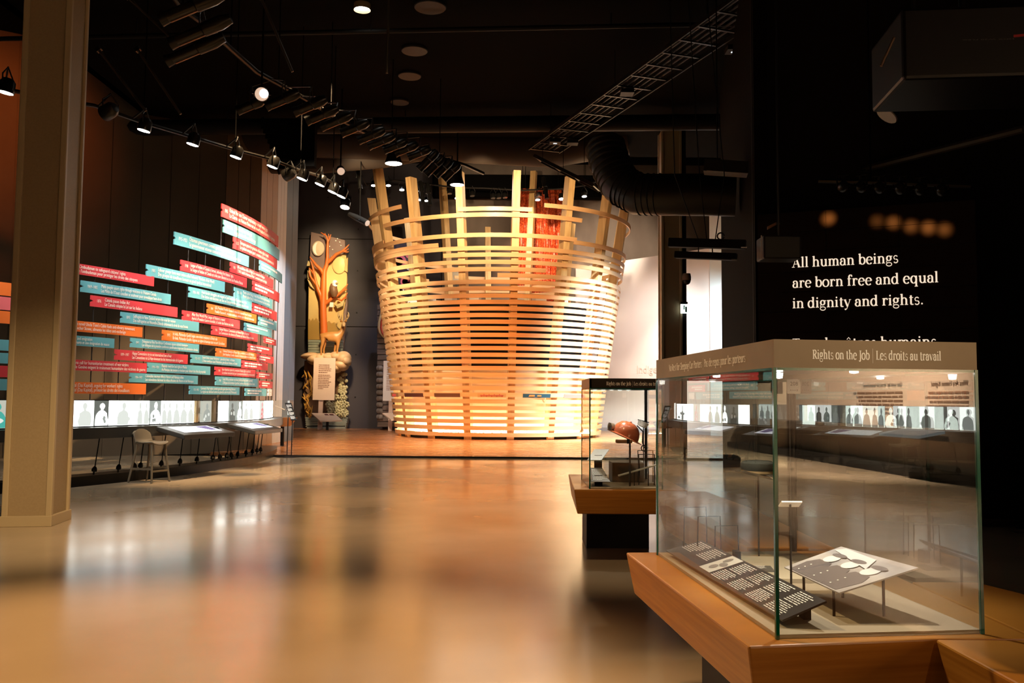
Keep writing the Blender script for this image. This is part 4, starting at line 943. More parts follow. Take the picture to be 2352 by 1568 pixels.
# K order: front-left, front-right, rear-right, rear-left  (face 0 = front, face 3 = left)
c1=case('glass_case','large glass case headed Rights on the Job in the right foreground',[(.98,3.35),(1.79,3.45),(1.64,5.25),(.83,5.15)],.733,1.73,1.836,M_tan,
  {0:[('Rights on the Job | Les droits au travail',.185,.82,1.764,.049)],3:[('No Rest for Sleeping Car Porters | Pas de repos pour les porteurs',.16,.83,1.764,.049)]},(1.31,4.3,.733))
M_dsign=mat('shaded_sign',(.022,.014,.010),.3)  # header boards that get no light; the shade is put into this colour
c2=case('glass_case','small glass case with a shaded sign holding the copper helmet',[(.775,8.93),(1.50,8.93),(1.50,9.95),(.775,9.95)],.733,1.73,1.826,M_dsign,
  {0:[('Rights on the Job | Les droits au travail',.23,1.0,1.757,.05)]},(1.14,9.4,.733))
bd=B()
for i in range(6): bd.lathe([(.0,0),(.025,.005),(.03,.03)],(.9+.1*i,9.1,1.722),10)
bd.build('downlights',emat('case_bulb',(1,.95,.85),12),c2)
bd=B()
for x,y in((1.1,3.7),(1.45,3.8),(1.05,4.6),(1.4,4.7)): bd.lathe([(.0,0),(.018,.003),(.022,.03)],(x,y,1.724),10)
bd.build('downlights',emat('case_bulb',(1,.95,.85),12),c1)
# number plate 208 on the rear corner post of the large case
p=GY(1823,887,5.12)
t=thing('number_plate','small white square plate reading 208 on the rear post of the large case','sign',tuple(p))
B().box(p,(.078,.008,.083)).build('plate',M_white,t,bevel=.004)
q=sans('208',.032,.95); bd=B(); put(bd,q,p+Vector((-q[2]/2,-.0055,.004)),(1,0,0),(0,0,1)); bd.build('numerals',M_black,t)
bd=B()
for k in range(4): bd.box(p+Vector((-.018+k*.012,-.0052,-.022)),(.006,.002,.006 if k<3 else .012))
bd.build('symbols',mat('sym_grey',(.35,.3,.28),.5),t)
# contents of the large case
Pn=[Vector(v) for v in ((1.035,3.47,.775),(1.20,3.40+.06,.85),(1.04,4.93,.85),(.865,5.05,.775))]
t=thing('text_board','long dark slanted text panel along the left pane inside the large case','text panel',(1.03,4.2,.747))
nrm=(Pn[1]-Pn[0]).cross(Pn[3]-Pn[0]).normalized(); nrm=nrm if nrm.z>0 else -nrm
B().prism(Pn,-nrm*.008).build('panel',mat('panel_dark',(.035,.027,.024),.4),t)
f=lambda u,v,e=.0015: (Pn[0]*(1-u)+Pn[1]*u)*(1-v)+(Pn[3]*(1-u)+Pn[2]*u)*v+nrm*e      # u across (left low -> right high), v away
bd=B(); rnd=random.Random(5)
for v0,v1,u0,u1,nl in ((.03,.13,.52,.95,7),(.03,.14,.08,.48,7),(.16,.27,.52,.95,7),(.16,.27,.08,.48,8),(.30,.40,.52,.95,7),(.30,.41,.08,.48,7),(.43,.54,.52,.95,7),(.44,.55,.08,.48,7),(.70,.82,.4,.95,8),(.85,.98,.4,.95,8)):
    for k in range(nl):
        ua=u0+(u1-u0)*k/nl; ub=ua+(u1-u0)/nl*.42; va=v1; end=v0+(v1-v0)*rnd.uniform(0,.25)
        while va>end:
            l=min(rnd.uniform(.010,.028),va-end); i=len(bd.v); bd.add([f(ua,va),f(ub,va),f(ub,va-l),f(ua,va-l)],[(0,1,2,3)]); va-=l+.004
bd.build('print',M_cream,t)
bd=B(); bd.add([f(.1,.57),f(.97,.57),f(.97,.67),f(.1,.67)],[(0,1,2,3)]); ins=bd.build('inset_picture',mat('inset_white',(.75,.70,.64),.5),t)
bd=B(); 
for u,v,a,b in ((.35,.62,.12,.02),(.55,.60,.1,.025),(.75,.63,.14,.015)): bd.add([f(u+a*math.cos(k),v+b*math.sin(k),.003) for k in [i*.785 for i in range(8)]],[tuple(range(8))])
bd.build('inset_sketch',mat('inset_grey',(.3,.27,.25),.5),ins)
for y in (3.62,4.7): B().box((1.17,y,.79),(.03,.06,.085)).build('support',M_black,t)
Ph=[Vector(v) for v in ((1.285,3.56,.86),(1.62,3.61,.95),(1.5,4.12,.95),(1.235,4.10,.86))]
t=thing('photograph_plate','slanted grey photograph of uniformed porters on rods inside the large case','photograph',(1.4,3.85,.747))
nr2=(Ph[1]-Ph[0]).cross(Ph[3]-Ph[0]).normalized(); nr2=nr2 if nr2.z>0 else -nr2
B().prism(Ph,-nr2*.006).build('plate',mat('photo_grey',(.36,.31,.29),.35,noise=((.55,.50,.48),(6,6,6),3)),t)
g=lambda u,v,e=.0012: (Ph[0]*(1-u)+Ph[1]*u)*(1-v)+(Ph[3]*(1-u)+Ph[2]*u)*v+nr2*e
def blob(bd,u,v,a,b,e=.0012,n=14): bd.add([g(min(.99,max(.01,u+a*math.cos(6.283*k/n))),min(.99,max(.01,v+b*math.sin(6.283*k/n))),e) for k in range(n)],[tuple(range(n))])
# photograph reads with its top along the v=1 / u=1 side: three people in jackets and peaked caps
bd=B()
for v in (.22,.5,.78): bd.add([g(.02,v-.14,.0012),g(.34,v-.17,.0012),g(.50,v-.1,.0012),g(.50,v+.1,.0012),g(.34,v+.16,.0012),g(.02,v+.13,.0012)],[tuple(range(6))])
bd.build('jackets',mat('photo_jacket',(.16,.13,.125),.4),t)
bd=B()
for v in (.22,.5,.78): blob(bd,.60,v,.12,.085,.0022)
bd.add([g(.62,.3,.002),g(.9,.42,.002),g(.97,.9,.002),g(.85,.97,.002)],[(0,1,2,3)])
bd.build('faces',mat('photo_white',(.80,.75,.72),.4),t)
bd=B()
for v in (.22,.5,.78): blob(bd,.73,v,.055,.10,.0032)
bd.build('caps',mat('photo_cap',(.22,.18,.17),.4),t)
bd=B()
for v in (.22,.5,.78):
    for u in (.1,.2,.3): blob(bd,u,v+.04,.012,.012,.0026,6)
bd.build('buttons',M_cream,t)
for x,y,z in((1.30,3.66,.865),(1.50,3.66,.915),(1.46,4.0,.93),(1.29,4.0,.87)): B().tube([(x,y,.747),(x,y,z-.008)],.006,6).build('rod',M_black,t)
# porter cap on a rod
p=GY(1741,1072,4.95)
t=thing('porter_cap','greenish porter cap with a tan band on a thin rod in the large case','cap',(p.x,p.y,.747))
B().lathe([(.088,-.02),(.094,.0),(.092,.022),(.07,.034),(.0,.037)],p,28).build('crown',mat('cap_green',(.085,.08,.055),.8),t,smooth=True)
B().lathe([(.08,-.036),(.092,-.032),(.09,-.019),(.08,-.02)],p,28).build('band',mat('cap_tan',(.42,.27,.11),.6),t,smooth=True)
M4=Matrix.Rotation(R(12),3,'Y'); B().lathe([(.05,0),(.115,-.012),(.115,-.016),(.05,-.004)],p+Vector((-.02,-.03,-.03)),16,M4,math.pi,2*math.pi).build('peak',mat('cap_peak',(.04,.03,.02),.25),t,smooth=True)
B().tube([(p.x,p.y,.75),(p.x,p.y,p.z-.03)],.005,6).build('rod',M_iron,t); B().box((p.x-.02,p.y,.755),(.022,.022,.016)).build('base_block',M_tan,t)
# white tilted card with pins
p=GY(1815,1157,4.0)
t=thing('pin_card','small white tilted card with black pins on a rod in the large case','card',(p.x,p.y,.747))
M5=Matrix.Rotation(R(-28),3,'X'); B().box(p,(.09,.055,.006),M5).build('card',M_cream,t)
bd=B()
for x in(-.034,-.012,.01,.032):
    for s in(-1,1): bd.beam(p+M5@Vector((x-.006,.02*s+.006,.005)),p+M5@Vector((x+.006,.02*s-.006,.005)),.003,.003)
bd.build('pins',M_black,t); B().tube([(p.x,p.y,.75),(p.x,p.y,p.z)],.005,6).build('rod',M_iron,t); B().box((p.x-.014,p.y,.757),(.02,.02,.02)).build('base_block',M_tan,t)
# low plinth and caption
t=thing('case_plinth','low beige plinth block on the deck behind the photograph plate','plinth',(1.3,4.5,.747))
B().box((1.3,4.62,.757),(.36,.62,.02)).build('block',mat('plinth_cream',(.52,.43,.31),.8),t)
B().box((1.24,4.52,.772),(.13,.09,.008),Matrix.Rotation(R(8),3,'X')).build('caption',mat('caption_grey',(.12,.10,.08),.5),t)
bd=B(); tx=dashes(.07,.05,6,seed=2); put(bd,tx,(1.20,4.49,.7805),(1,0,0),(0,1,.14)); bd.build('caption_print',M_cream,t)
# clear acrylic wedge and wire frames that stand in for a reflection
t=thing('acrylic_wedge','clear bent acrylic holder at the back left of the large case','holder',(1.2,5.0,.747))
B().add([(1.02,5.05,.95),(1.22,4.75,.80),(1.34,4.78,.80),(1.12,5.08,.95)],[(0,1,2,3)]).build('holder_sheet',glass_mat('acrylic',1.6,(.93,.96,.95)),t).modifiers.new('s','SOLIDIFY').thickness=.004
for i,(x,y,h) in enumerate(((.95,4.98,1.02),(1.0,4.86,.985),(1.06,4.72,.955))):
    t=thing('wire_bracket',('rearmost','middle','foremost')[i]+' thin wire frame of three, standing in for a reflection in the large case','bracket',(x,y,.747))
    B().tube([(x,y,.75),(x+.005,y,h),(x+.13,y+.03,h),(x+.135,y+.03,.75)],.0035,6).build('wire_frame',M_iron,t)
# contents of the small case
hc=GY(1440,990,9.3)
t=thing('miners_helmet','copper-red miner helmet with a front lamp on a stand in the small case','helmet',tuple(hc))
Mh=Matrix.Rotation(R(24),3,'Y')
M_cop=mat('copper_paint',(.50,.12,.05),.22,coat=.4)
B().lathe([(.135,-.055),(.132,-.02),(.118,.03),(.085,.075),(.045,.094),(.0,.098)],hc,28,Mh@Matrix.Diagonal((1.1,1,1))).build('shell',M_cop,t,smooth=True)
B().lathe([(.13,-.052),(.175,-.066),(.172,-.071),(.128,-.06)],hc,28,Mh@Matrix.Diagonal((1.12,1,1))).build('brim',M_cop,t,smooth=True)
B().tube([hc+Mh@Vector((-.16,0,-.04)),hc+Mh@Vector((0,0,.085+.02)),hc+Mh@Vector((.14,0,-.03))],.008,6).build('ridge',M_cop,t,smooth=True)
lp=hc+Vector((-.165,-.03,.045)); B().lathe([(.0,-.03),(.035,-.028),(.045,.02),(.03,.022),(.0,.0)],lp,18,Matrix.Rotation(R(-90),3,'Y')@Matrix.Rotation(R(25),3,'X')).build('lamp',mat('lamp_brass',(.42,.30,.20),.3,.7),t,smooth=True)
bd=B(); bd.tube([hc+Vector((.10,-.02,.06)),hc+Vector((.16,-.03,.0)),hc+Vector((.155,-.03,-.11)),hc+Vector((.17,-.05,-.17))],.007,6); bd.tube([hc+Vector((.17+.03*math.cos(k),-.05,-.17+.03*math.sin(k))) for k in [i*.6 for i in range(11)]],.006,6); bd.build('cable',M_iron,t,smooth=True)
B().tube([(hc.x+.03,hc.y,.747),(hc.x+.03,hc.y,hc.z-.05)],.01,8).build('rod',M_iron,t)
q=GY(1433,1013,9.1); t=thing('leather_belt_case','brown leather battery case under the copper helmet','case',(q.x,q.y,.747))
B().box(q,(.17,.06,.04)).build('body',mat('leather',(.28,.11,.03),.4),t,bevel=.015); B().tube([(q.x+.06,q.y,.747),(q.x+.06,q.y,q.z-.02)],.008,6).build('rod',M_iron,t); B().box(q+Vector((.04,-.032,0)),(.03,.006,.045)).build('strap',M_iron,t)
def slantlabel(label,pts,m,seed,loc):
    P=[Vector(p) for p in pts]; t=thing('slanted_label',label,'label',loc); n=(P[1]-P[0]).cross(P[3]-P[0]).normalized(); n=n if n.z>0 else -n
    B().prism(P,-n*.006).build('plate',m,t)
    bd=B(); e1=(P[1]-P[0]); e2=(P[3]-P[0]); tx=dashes(e1.length*.8,e2.length*.8,8,seed=seed)
    e1n,e2n=e1.normalized(),e2.normalized(); bd.add([P[0]+e1*.1+e2*.1+e1n*x+e2n*y+n*.0015 for x,y in tx[0]],tx[1]); bd.build('print',M_cream,t)
    c=sum(P,Vector())/4; B().box((c.x,c.y,(.747+c.z)/2),(.08,.05,max(.01,c.z-.757))).build('support',M_black,t)
slantlabel('grey slanted text label at the front left corner of the small case',[(.80,8.99,.80),(.99,8.99,.80),(.93,9.22,.92),(.80,9.22,.92)],mat('label_grey',(.22,.19,.16),.5),8,(.88,9.1,.747))
slantlabel('white slanted sheet at the rear left of the small case',[(.80,9.5,.98),(.95,9.5,.98),(1.06,9.75,1.08),(.90,9.75,1.08)],M_white,9,(.9,9.6,.747))
a,b=GY(1420,1092,9.15),GY(1512,1066,9.15)
t=thing('measuring_strip','long pale marked strip slanting across the small case','strip',(a.x,a.y,.747))
B().beam(a,b,.05,.012).build('strip',mat('strip_pale',(.60,.55,.48),.5),t); 
for x in (.4,.75): q=a+(b-a)*x; B().tube([(q.x,q.y,.747),(q.x,q.y,q.z)],.006,6).build('rod',M_iron,t)
for i,(x,y,h) in enumerate(((1.30,9.2,1.06),(1.34,9.55,1.08))):
    t=thing('wire_bracket',('front','rear')[i]+' black wire bracket right of the helmet in the small case','bracket',(x,y,.747))
    B().tube([(x,y,.75),(x+.01,y,.9),(x,y,h),(x+.16,y,h),(x+.16,y,.75)],.006,6).build('wire_frame',M_iron,t)
q=GY(1478,970,9.6); t=thing('miners_lamp','pale upturned carbide lamp right of the helmet in the small case','lamp',tuple(q))
B().lathe([(.02,-.05),(.05,-.045),(.06,.0),(.055,.01)],q,18,Matrix.Rotation(R(25),3,'Y')).build('lamp_cup',M_cream,t,smooth=True); B().tube([(q.x,q.y,.75),(q.x,q.y,q.z-.04)],.005,6).build('rod',M_iron,t); B().beam(q+Vector((-.06,0,.03)),q+Vector((.06,0,.0)),.01,.01).build('hook',M_iron,t)
t=thing('deck_riser','brown riser box at the rear of the small case','plinth',(1.0,9.6,.747)); B().box((1.24,9.72,.85),(.34,.34,.2)).build('riser',mat('riser_brown',(.13,.085,.05),.6),t,bevel=.004)
# ================================================================== the hall behind the camera (seen mirrored in the glass)
fa,fb=Vector((12.0,-5.5,0)),Vector((15.4,-24,0)); wallseg('wall_front',(12.0,-5.5),(15.4,-24),0,9.6,.2,M_beige)
fd=(fb-fa).normalized(); fnn=Vector((fd.y,-fd.x,0)); PN=Vector((-.1225,.9925,0)); PD=3.205
if fnn.x>0: fnn=-fnn
def MW(px,off=0):      # place on that wall whose mirror image in the front pane falls in this pixel column
    d_=ray(px,960); d_.z=0; n_=d_-2*d_.dot(PN)*PN; p=d_*(PD/d_.dot(PN)); p0=fa+fnn*off
    den=n_.x*(-fd.y)+n_.y*fd.x; r_=p0-p; t_=(r_.x*(-fd.y)+r_.y*fd.x)/den; q=p+n_*t_; q.z=0; return q
for k,(pa,pb,hz,tl) in enumerate(((2074,1983,2.0,'Que sont les droits de la personne?'),(2226,2140,1.98,'What Are Human Rights?'))):
    p=MW(pa,.012); wdt=(MW(pb,.012)-p).length; q=sans(tl,.15,1,.03); f_=wdt/q[2]; M_lb=mat('letter_brown',(.16,.09,.055),.6)
    t=thing('text_block',('French','English')[k]+' block of dark text seen mirrored in the front glass pane','text',tuple(p+Vector((0,0,hz-.68))))
    bd=B(); put(bd,([(x*f_,y) for x,y in q[0]],q[1]),p+Vector((0,0,hz)),fd,(0,0,1)); bd.build('heading',M_lb,t)
    bd=B(); put(bd,dashes(wdt*1.3,.58,6,.5,seed=20+k),p+Vector((0,0,hz-.68)),fd,(0,0,1)); bd.build('print',M_lb,t)
NUM='one two three four five six seven eight nine ten eleven twelve thirteen fourteen'.split()
for i,(pa,pb,dk,fg) in enumerate(((1836,1843,1,1),(1855,1873,0,1),(1874,1889,0,1),(1890,1909,0,1),(1910,1930,1,0),(1932,1952,1,0),(1954,1978,0,2),(2017,2028,1,0),(2052,2081,0,1),(2082,2111,1,0),(2112,2144,0,1),(2147,2174,1,0),(2176,2207,0,1),(2208,2238,0,2))):
    p,q=MW(pb,.06),MW(pa,.06); c=(p+q)/2; wd_=(q-p).length
    t=thing('backlit_photograph','backlit photograph number %s from the left in the row mirrored in the front pane'%NUM[i],'photograph',(c.x,c.y,1.07),group='backlit photographs mirrored in the glass')
    Z=Vector((0,0,1))
    B().prism([p+Z*1.07,q+Z*1.07,q+Z*1.535,p+Z*1.535],-fnn*.05).build('print',M_lit2 if dk else M_lit,t)
    bd=B(); hd,bo=person_shape(None,wd_/2,min(wd_,.45),.46); e_=(q-p).normalized()
    if fg<2:
        for ps in (hd,bo): bd.add([p+e_*x+Z*(1.072+y)+fnn*.004 for x,y in ps],[tuple(range(len(ps)))])
        bd.build('figure',M_lit3 if dk else M_lit2,t)
    else:
        bd.add([p+e_*x+Z*(1.072+y)+fnn*.004 for x,y in bo],[tuple(range(len(bo)))]); bd.build('figure',M_lit3,t)
t=thing('rear_counter','dark counter with a touch table under the mirrored photographs','counter',tuple(MW(2000,.4)))
p,q=MW(2330,.02),MW(1800,.02); Z=Vector((0,0,1))
B().prism([p+Z*.84,q+Z*.84,q+fnn*.6+Z*.84,p+fnn*.6+Z*.84],Z*.22).build('counter_slab',mat('rear_counter',(.10,.075,.055),.5),t); B().prism([p+fnn*.1,q+fnn*.1,q+fnn*.5,p+fnn*.5],Z*.2).build('plinth',M_black,t)
p,q=MW(2170,.7),MW(2075,.7); B().prism([p+Z*1.0,q+Z*1.0,q+fnn*.55+Z*.9,p+fnn*.55+Z*.9],Z*.06).build('touch_screen',emat('screen_dim',(.8,.85,.8),.9),t)
# ================================================================== ceiling services and lamps
def ordinal(i): return ('first second third fourth fifth sixth seventh eighth ninth tenth eleventh twelfth thirteenth fourteenth fifteenth sixteenth'.split())[i]
M_lens=emat('lamp_lens',(1,.95,.86),30); M_lensw=emat('lamp_lens_warm',(1,.82,.58),14); M_tanl=emat('lamp_dim',(1,.66,.46),.75)
def frame(d):   # rotation taking +Z to d
    return Vector(d).normalized().to_track_quat('Z','Y').to_matrix()
PIPES=[]
def clamp_to_pipe(t,p,reach=1.6):
    best=None
    for pts in PIPES:
        for a,b in zip(pts,pts[1:]):
            a,b=Vector(a),Vector(b); f=max(0,min(1,(p-a).dot(b-a)/(b-a).length_squared)); q=a+(b-a)*f
            if best is None or (q-p).length<(best-p).length: best=q
    if best is not None and (best-p).length<reach: B().tube([p,best],.016,5).build('clamp_arm',M_iron,t)
    else: B().tube([p,(p.x,p.y,9.6 if p.y<29 else 14)],.014,5).build('drop_rod',M_ceil,t)
def pipe(name,label,pts,r_,cat='lighting pipe',hang=9.6):
    PIPES.append(pts); t=thing(name,label,cat,tuple(pts[0])); B().tube(pts,r_,8).build('pipe',M_lampblack,t,smooth=True)
    for i,p in enumerate(pts[1:-1:2]): B().tube([p,(p[0],p[1],hang)],.012,5).build('hanger',M_ceil,t)
    return t
def flood(p,d,label,sz=1.0,lens=None,up=.28,grp=None):
    d=Vector(d).normalized(); M=frame(-d); p=Vector(p)          # p = centre of lens face, light along d
    t=thing('track_floodlight',label,'spotlight',tuple(p),group=grp); s=.115*sz
    B().lathe([(s,0),(s*1.02,.02),(s*.95,.17*sz),(s*.6,.22*sz),(0,.225*sz)],p,18,M).build('housing',M_lampblack,t,smooth=True)
    B().lathe([(s*.9,-.004),(.0,-.012)],p,18,M).build('lens',lens or M_lens,t,smooth=True)
    c=p-d*.12*sz; side=d.cross(Vector((0,0,1))); side=side.normalized() if side.length>.1 else Vector((1,0,0))
    B().tube([c+side*s*1.15,c+side*s*1.2+Vector((0,0,.14)),c+Vector((0,0,up)),c-side*s*1.2+Vector((0,0,.14)),c-side*s*1.15],.012,5).build('yoke',M_iron,t); clamp_to_pipe(t,c+Vector((0,0,up)))
    return t
def profile(p,d,label,L=.75,grp=None,lens=None):    # long theatre spotlight, p = centre
    d=Vector(d).normalized(); M=frame(-d); p=Vector(p)
    t=thing('profile_spotlight',label,'spotlight',tuple(p),group=grp); r_=.085
    B().lathe([(r_*.98,-L/2),(r_,-L/2+.02),(r_,0),(r_*1.25,.02),(r_*1.3,L*.32),(r_*.9,L/2),(0,L/2+.01)],p,16,M).build('barrel',M_lampblack,t,smooth=True)
    B().lathe([(r_*1.15,-L/2-.05),(r_*1.2,-L/2-.05),(r_*1.05,-L/2+.06),(r_*1.0,-L/2+.06)],p,16,M).build('colour_frame',M_iron,t,smooth=True)
    B().lathe([(r_*.9,-L/2-.005),(0,-L/2-.012)],p,16,M).build('lens',lens or mat('dull_lens',(.3,.27,.24),.1,.5),t,smooth=True)
    side=d.cross(Vector((0,0,1))).normalized()
    B().tube([p+side*.12,p+side*.13+Vector((0,0,.2)),p+Vector((0,0,.36)),p-side*.13+Vector((0,0,.2)),p-side*.12],.012,5).build('yoke',M_iron,t); clamp_to_pipe(t,p+Vector((0,0,.36)))
    B().lathe([(.028,0),(.028,.03)],p+side*.125,10,frame(side)).build('tilt_knob',M_steel,t,smooth=True)
    B().beam(p+M@Vector((.0,-r_*1.02,-L*.42)),p+M@Vector((0,-r_*1.02,L*.3)),.03,.02).build('rail',mat('rail_brown',(.22,.11,.06),.4,.4),t)
    return t
# lower curved track over the timeline
ZB=6.2
tb=[(10,212),(120,235),(215,250),(330,290),(440,322),(540,352),(625,374),(690,400),(735,412),(765,428),(790,446),(803,470)]
trk=[GZ(x,y-8,ZB+.25) for x,y in tb]
pipe('lighting_pipe','low curved lighting pipe following the timeline banners',trk,.035)
FL=[(13,213),(330,300),(442,332),(541,361),(625,383),(693,411),(734,424),(763,441),(783,451),(791,467)]
for i,(x,y) in enumerate(FL):
    p=GZ(x,y,ZB); a=math.atan2(p.y-TC.y,p.x-TC.x); aim=CP(a,3.2,15.5)-p
    flood(p,(aim.x*.35,aim.y*.35-.25,-2.2),'small lit floodlight, %s from the left on the low curved pipe'%ordinal(i),1.0,grp='floodlights on the low curved pipe')
for x,y,l in ((250,262,'left of'),(830,498,'at the end of')):
    pass
flood(GZ(792,476,ZB-.15),(-.1,-.3,-1),'lowest lit floodlight at the end of the low curved pipe, near the drum',1.0,grp='floodlights on the low curved pipe')
for k,(x,y) in enumerate(((240,262),(655,404))):
    flood(GZ(x,y,ZB+.1),(-.9,.4,-.35),('unlit floodlight behind the painted column top on the low curved pipe','unlit dark floodlight beside the white wall strip')[k],1.15,mat('dull_lens',(.3,.27,.24),.1,.5))
# upper pipe with profile spotlights
ZA=7.6
ta=[(360,-60),(420,20),(478,62),(530,112),(590,165),(640,192),(700,226),(760,262),(830,300),(900,328),(960,346),(1010,362),(1066,378),(1110,398)]
pipe('lighting_pipe','upper lighting pipe with a long row of profile spotlights above the hall centre',[GZ(x,y,ZA) for x,y in ta],.045)
PR=[(447,13,1),(464,70,1),(452,112,1),(578,240,.8),(652,227,1),(715,241,1),(742,262,1),(775,276,1),(817,292,.9),(855,309,.9),(878,322,.9),(910,333,.8),(935,340,.8),(965,350,.8),(985,366,.9),(1000,378,.9),(1020,384,.8),(1038,392,.8)]
for i,(x,y,s) in enumerate(PR):
    p=GZ(x,y,ZA-.42); dr_=Vector((-.95,.0,-.42)) if i<14 else Vector((-.75,.1,-.75))
    profile(p,dr_,'%s profile spotlight from the left on the upper pipe'%('first second third fourth fifth sixth seventh eighth ninth tenth eleventh twelfth thirteenth fourteenth fifteenth sixteenth seventeenth eighteenth'.split()[i]),(.95 if i<3 else .62)*s,'profile spotlights on the upper pipe')
# big lamps
def facing(px,py,z,d,label,r_,L,lens,bright=None):
    p=GZ(px,py,z); d=Vector(d).normalized(); M=frame(-d)
    t=thing('fresnel_lamp',label,'spotlight',tuple(p))
    B().lathe([(r_,-.02),(r_*1.05,.0),(r_*1.05,L*.6),(r_*.7,L),(0,L+.01)],p,22,M).build('housing',M_lampblack,t,smooth=True)
    B().lathe([(r_*.94,-.022),(0,-.032)],p,22,M).build('lens',lens,t,smooth=True)
    if bright: 
        e=p+M@Vector((-r_*.3,r_*.12,-.036)); B().lathe([(r_*.6,0),(0,-.006)],e,18,M).build('hot_spot',bright,t,smooth=True)
    bd=B()
    for s in(-1,1):
        e=p+M@Vector((s*r_*1.35,0,L*.3)); bd.beam(e,p+M@Vector((s*r_*1.02,0,L*.3)),.03,.03)
    bd.build('brackets',M_iron,t); B().tube([p-d*L*.4+Vector((0,0,r_)),Vector(((p-d*L*.4).x,(p-d*L*.4).y,9.6))],.018,6).build('stem',M_ceil,t)
facing(601,216,7.0,(.30,-1,-.42),'round fresnel lamp with a glaring white lens high above the timeline',.125,.4,M_tanl,M_lens)
facing(783,393,7.4,(.25,-1,-.45),'round lamp with a dull tan lens above the timeline end',.10,.45,M_tanl)
facing(843,512,7.1,(.72,-.55,-.42),'black tubular lamp with a tan lens pointing at the upper left of the drum',.10,.9,M_tanl)
def bell(px,py,z,label,s=1.0):
    p=GZ(px,py,z); t=thing('bell_pendant',label,'pendant lamp',tuple(p))
    B().lathe([(.25*s,-.02),(.245*s,.0),(.20*s,.16*s),(.165*s,.3*s),(.16*s,.72*s),(.0,.74*s)],p,24).build('shade',M_lampblack,t,smooth=True)
    B().lathe([(.235*s,-.022),(.0,-.03)],p,24).build('lens',M_lens,t,smooth=True)
    B().tube([p+Vector((0,0,.72*s)),(p.x,p.y,9.6)],.02,6).build('stem',M_ceil,t)
bell(904,374,8.3,'bell-shaped pendant lamp glowing above the left of the drum')
bell(1050,423,7.9,'bell-shaped pendant lamp glowing in front of the drum ribs',.85)
p=GZ(832,18,9.52); t=thing('ceiling_downlight','bright recessed downlight alone in the dark ceiling','downlight',tuple(p))
B().lathe([(.15,-.0),(.17,-.05),(.17,.08),(.15,.08)],p,24).build('ring',M_tan,t,smooth=True); B().lathe([(.145,0),(0,-.012)],p,24).build('lens',M_lens,t,smooth=True)
# lamps inside and behind the drum
ring=[GY(x,y,40.0) for x,y in ((842,425),(905,414),(960,420),(1040,430),(1120,432),(1200,437),(1290,433),(1345,425),(1390,410))]
pipe('lighting_pipe','lighting pipe with small lamps seen behind the top of the drum',ring,.04,hang=14)
LC=[(858,426,1),(892,426,1),(923,436,1),(963,459,.8),(979,461,.8),(1050,455,1),(1235,459,1),(1290,457,1.2),(1342,451,1.0),(785-0,398,0),(744,0,0)]
k=0
for x,y,s in LC:
    if s:
        flood(GY(x,y,39.9),(.05,-.25,-1),'%s small lit lamp from the left behind the drum top'%ordinal(k),1.0*s,up=.35,grp='small lamps behind the drum top'); k+=1
for k,(x,y) in enumerate(((1033,445),(1085,450),(1133,455),(1146,455),(1160,454),(1239,452),(1253,447))):
    flood(GY(x,y,39.7),(.1,-.2,-1),'%s unlit dark lamp from the left behind the drum top'%ordinal(k),1.0,mat('dull_lens',(.3,.27,.24),.1,.5),up=.35,grp='unlit lamps behind the drum top')
for k,(x,y) in enumerate(((825,408),(968,440),(985,445),(1252,430))):
    profile(GY(x,y,39.0),(.15,-.2,-1),('leftmost','second','third','rightmost')[k]+' hanging tube spotlight around the drum top',1.0,'tube spotlights around the drum')
# ceiling discs
for k,(x,y,rx) in enumerate(((988,17,38),(952,117,31),(941,175,27),(918,235,22))):
    p=GZ(x,y,9.55); t=thing('ceiling_disc','%s round dark disc on the ceiling, counted from the viewer'%ordinal(k),'ceiling disc',tuple(p),group='round discs on the ceiling')
    r_=rx*p.y/F_PX; B().lathe([(r_,.04),(r_,.0),(r_*.96,-.015),(.0,-.016)],p,32).build('disc',mat('disc_dark',(.011,.0095,.0085),.6),t)
# ceiling beams and ducts
for k,(y0,y1,z,lab) in enumerate(((14.0,12.6,9.25,'nearest long dark pipe crossing under the ceiling'),(18.5,17.2,9.3,'middle long dark pipe crossing under the ceiling'),(24.5,23.5,9.2,'far long dark duct crossing under the ceiling'))):
    t=thing('ceiling_pipe',lab,'pipe',(0,y0,z)); B().tube([(-14,y0+.6,z),(14,y1,z)],.05 if k<2 else .22,10).build('pipe',mat('pipe_dark',(.01,.009,.008),.6,spec=.15),t,smooth=True)
    for x in (-8,-3,2,7): B().tube([(x,y0+(y1-y0)*(x+14)/28+.3,z),(x,y0+(y1-y0)*(x+14)/28+.3,9.6)],.012,5).build('hanger',M_iron,t)
M_duct=mat('duct_brown',(.025,.018,.013),.6,spec=.15)
for k,(pts,r_,lab) in enumerate((([(-12,27.2,9.75),(-6,27.4,9.7),(-1.5,27.6,9.62),(1.2,27.6,9.5),(3.5,27.2,9.8)],.62,'wide brown duct running across above the drum front'),([(-9,28.5,9.35),(-6.5,28.4,9.3),(-4.2,28.3,9.5),(-2.5,28.2,9.8)],.5,'shorter bulging duct above the upper left of the drum'))):
    t=thing('ceiling_duct',lab,'duct',pts[0]); B().tube(pts,r_,24).build('duct_run',M_duct,t,smooth=True)
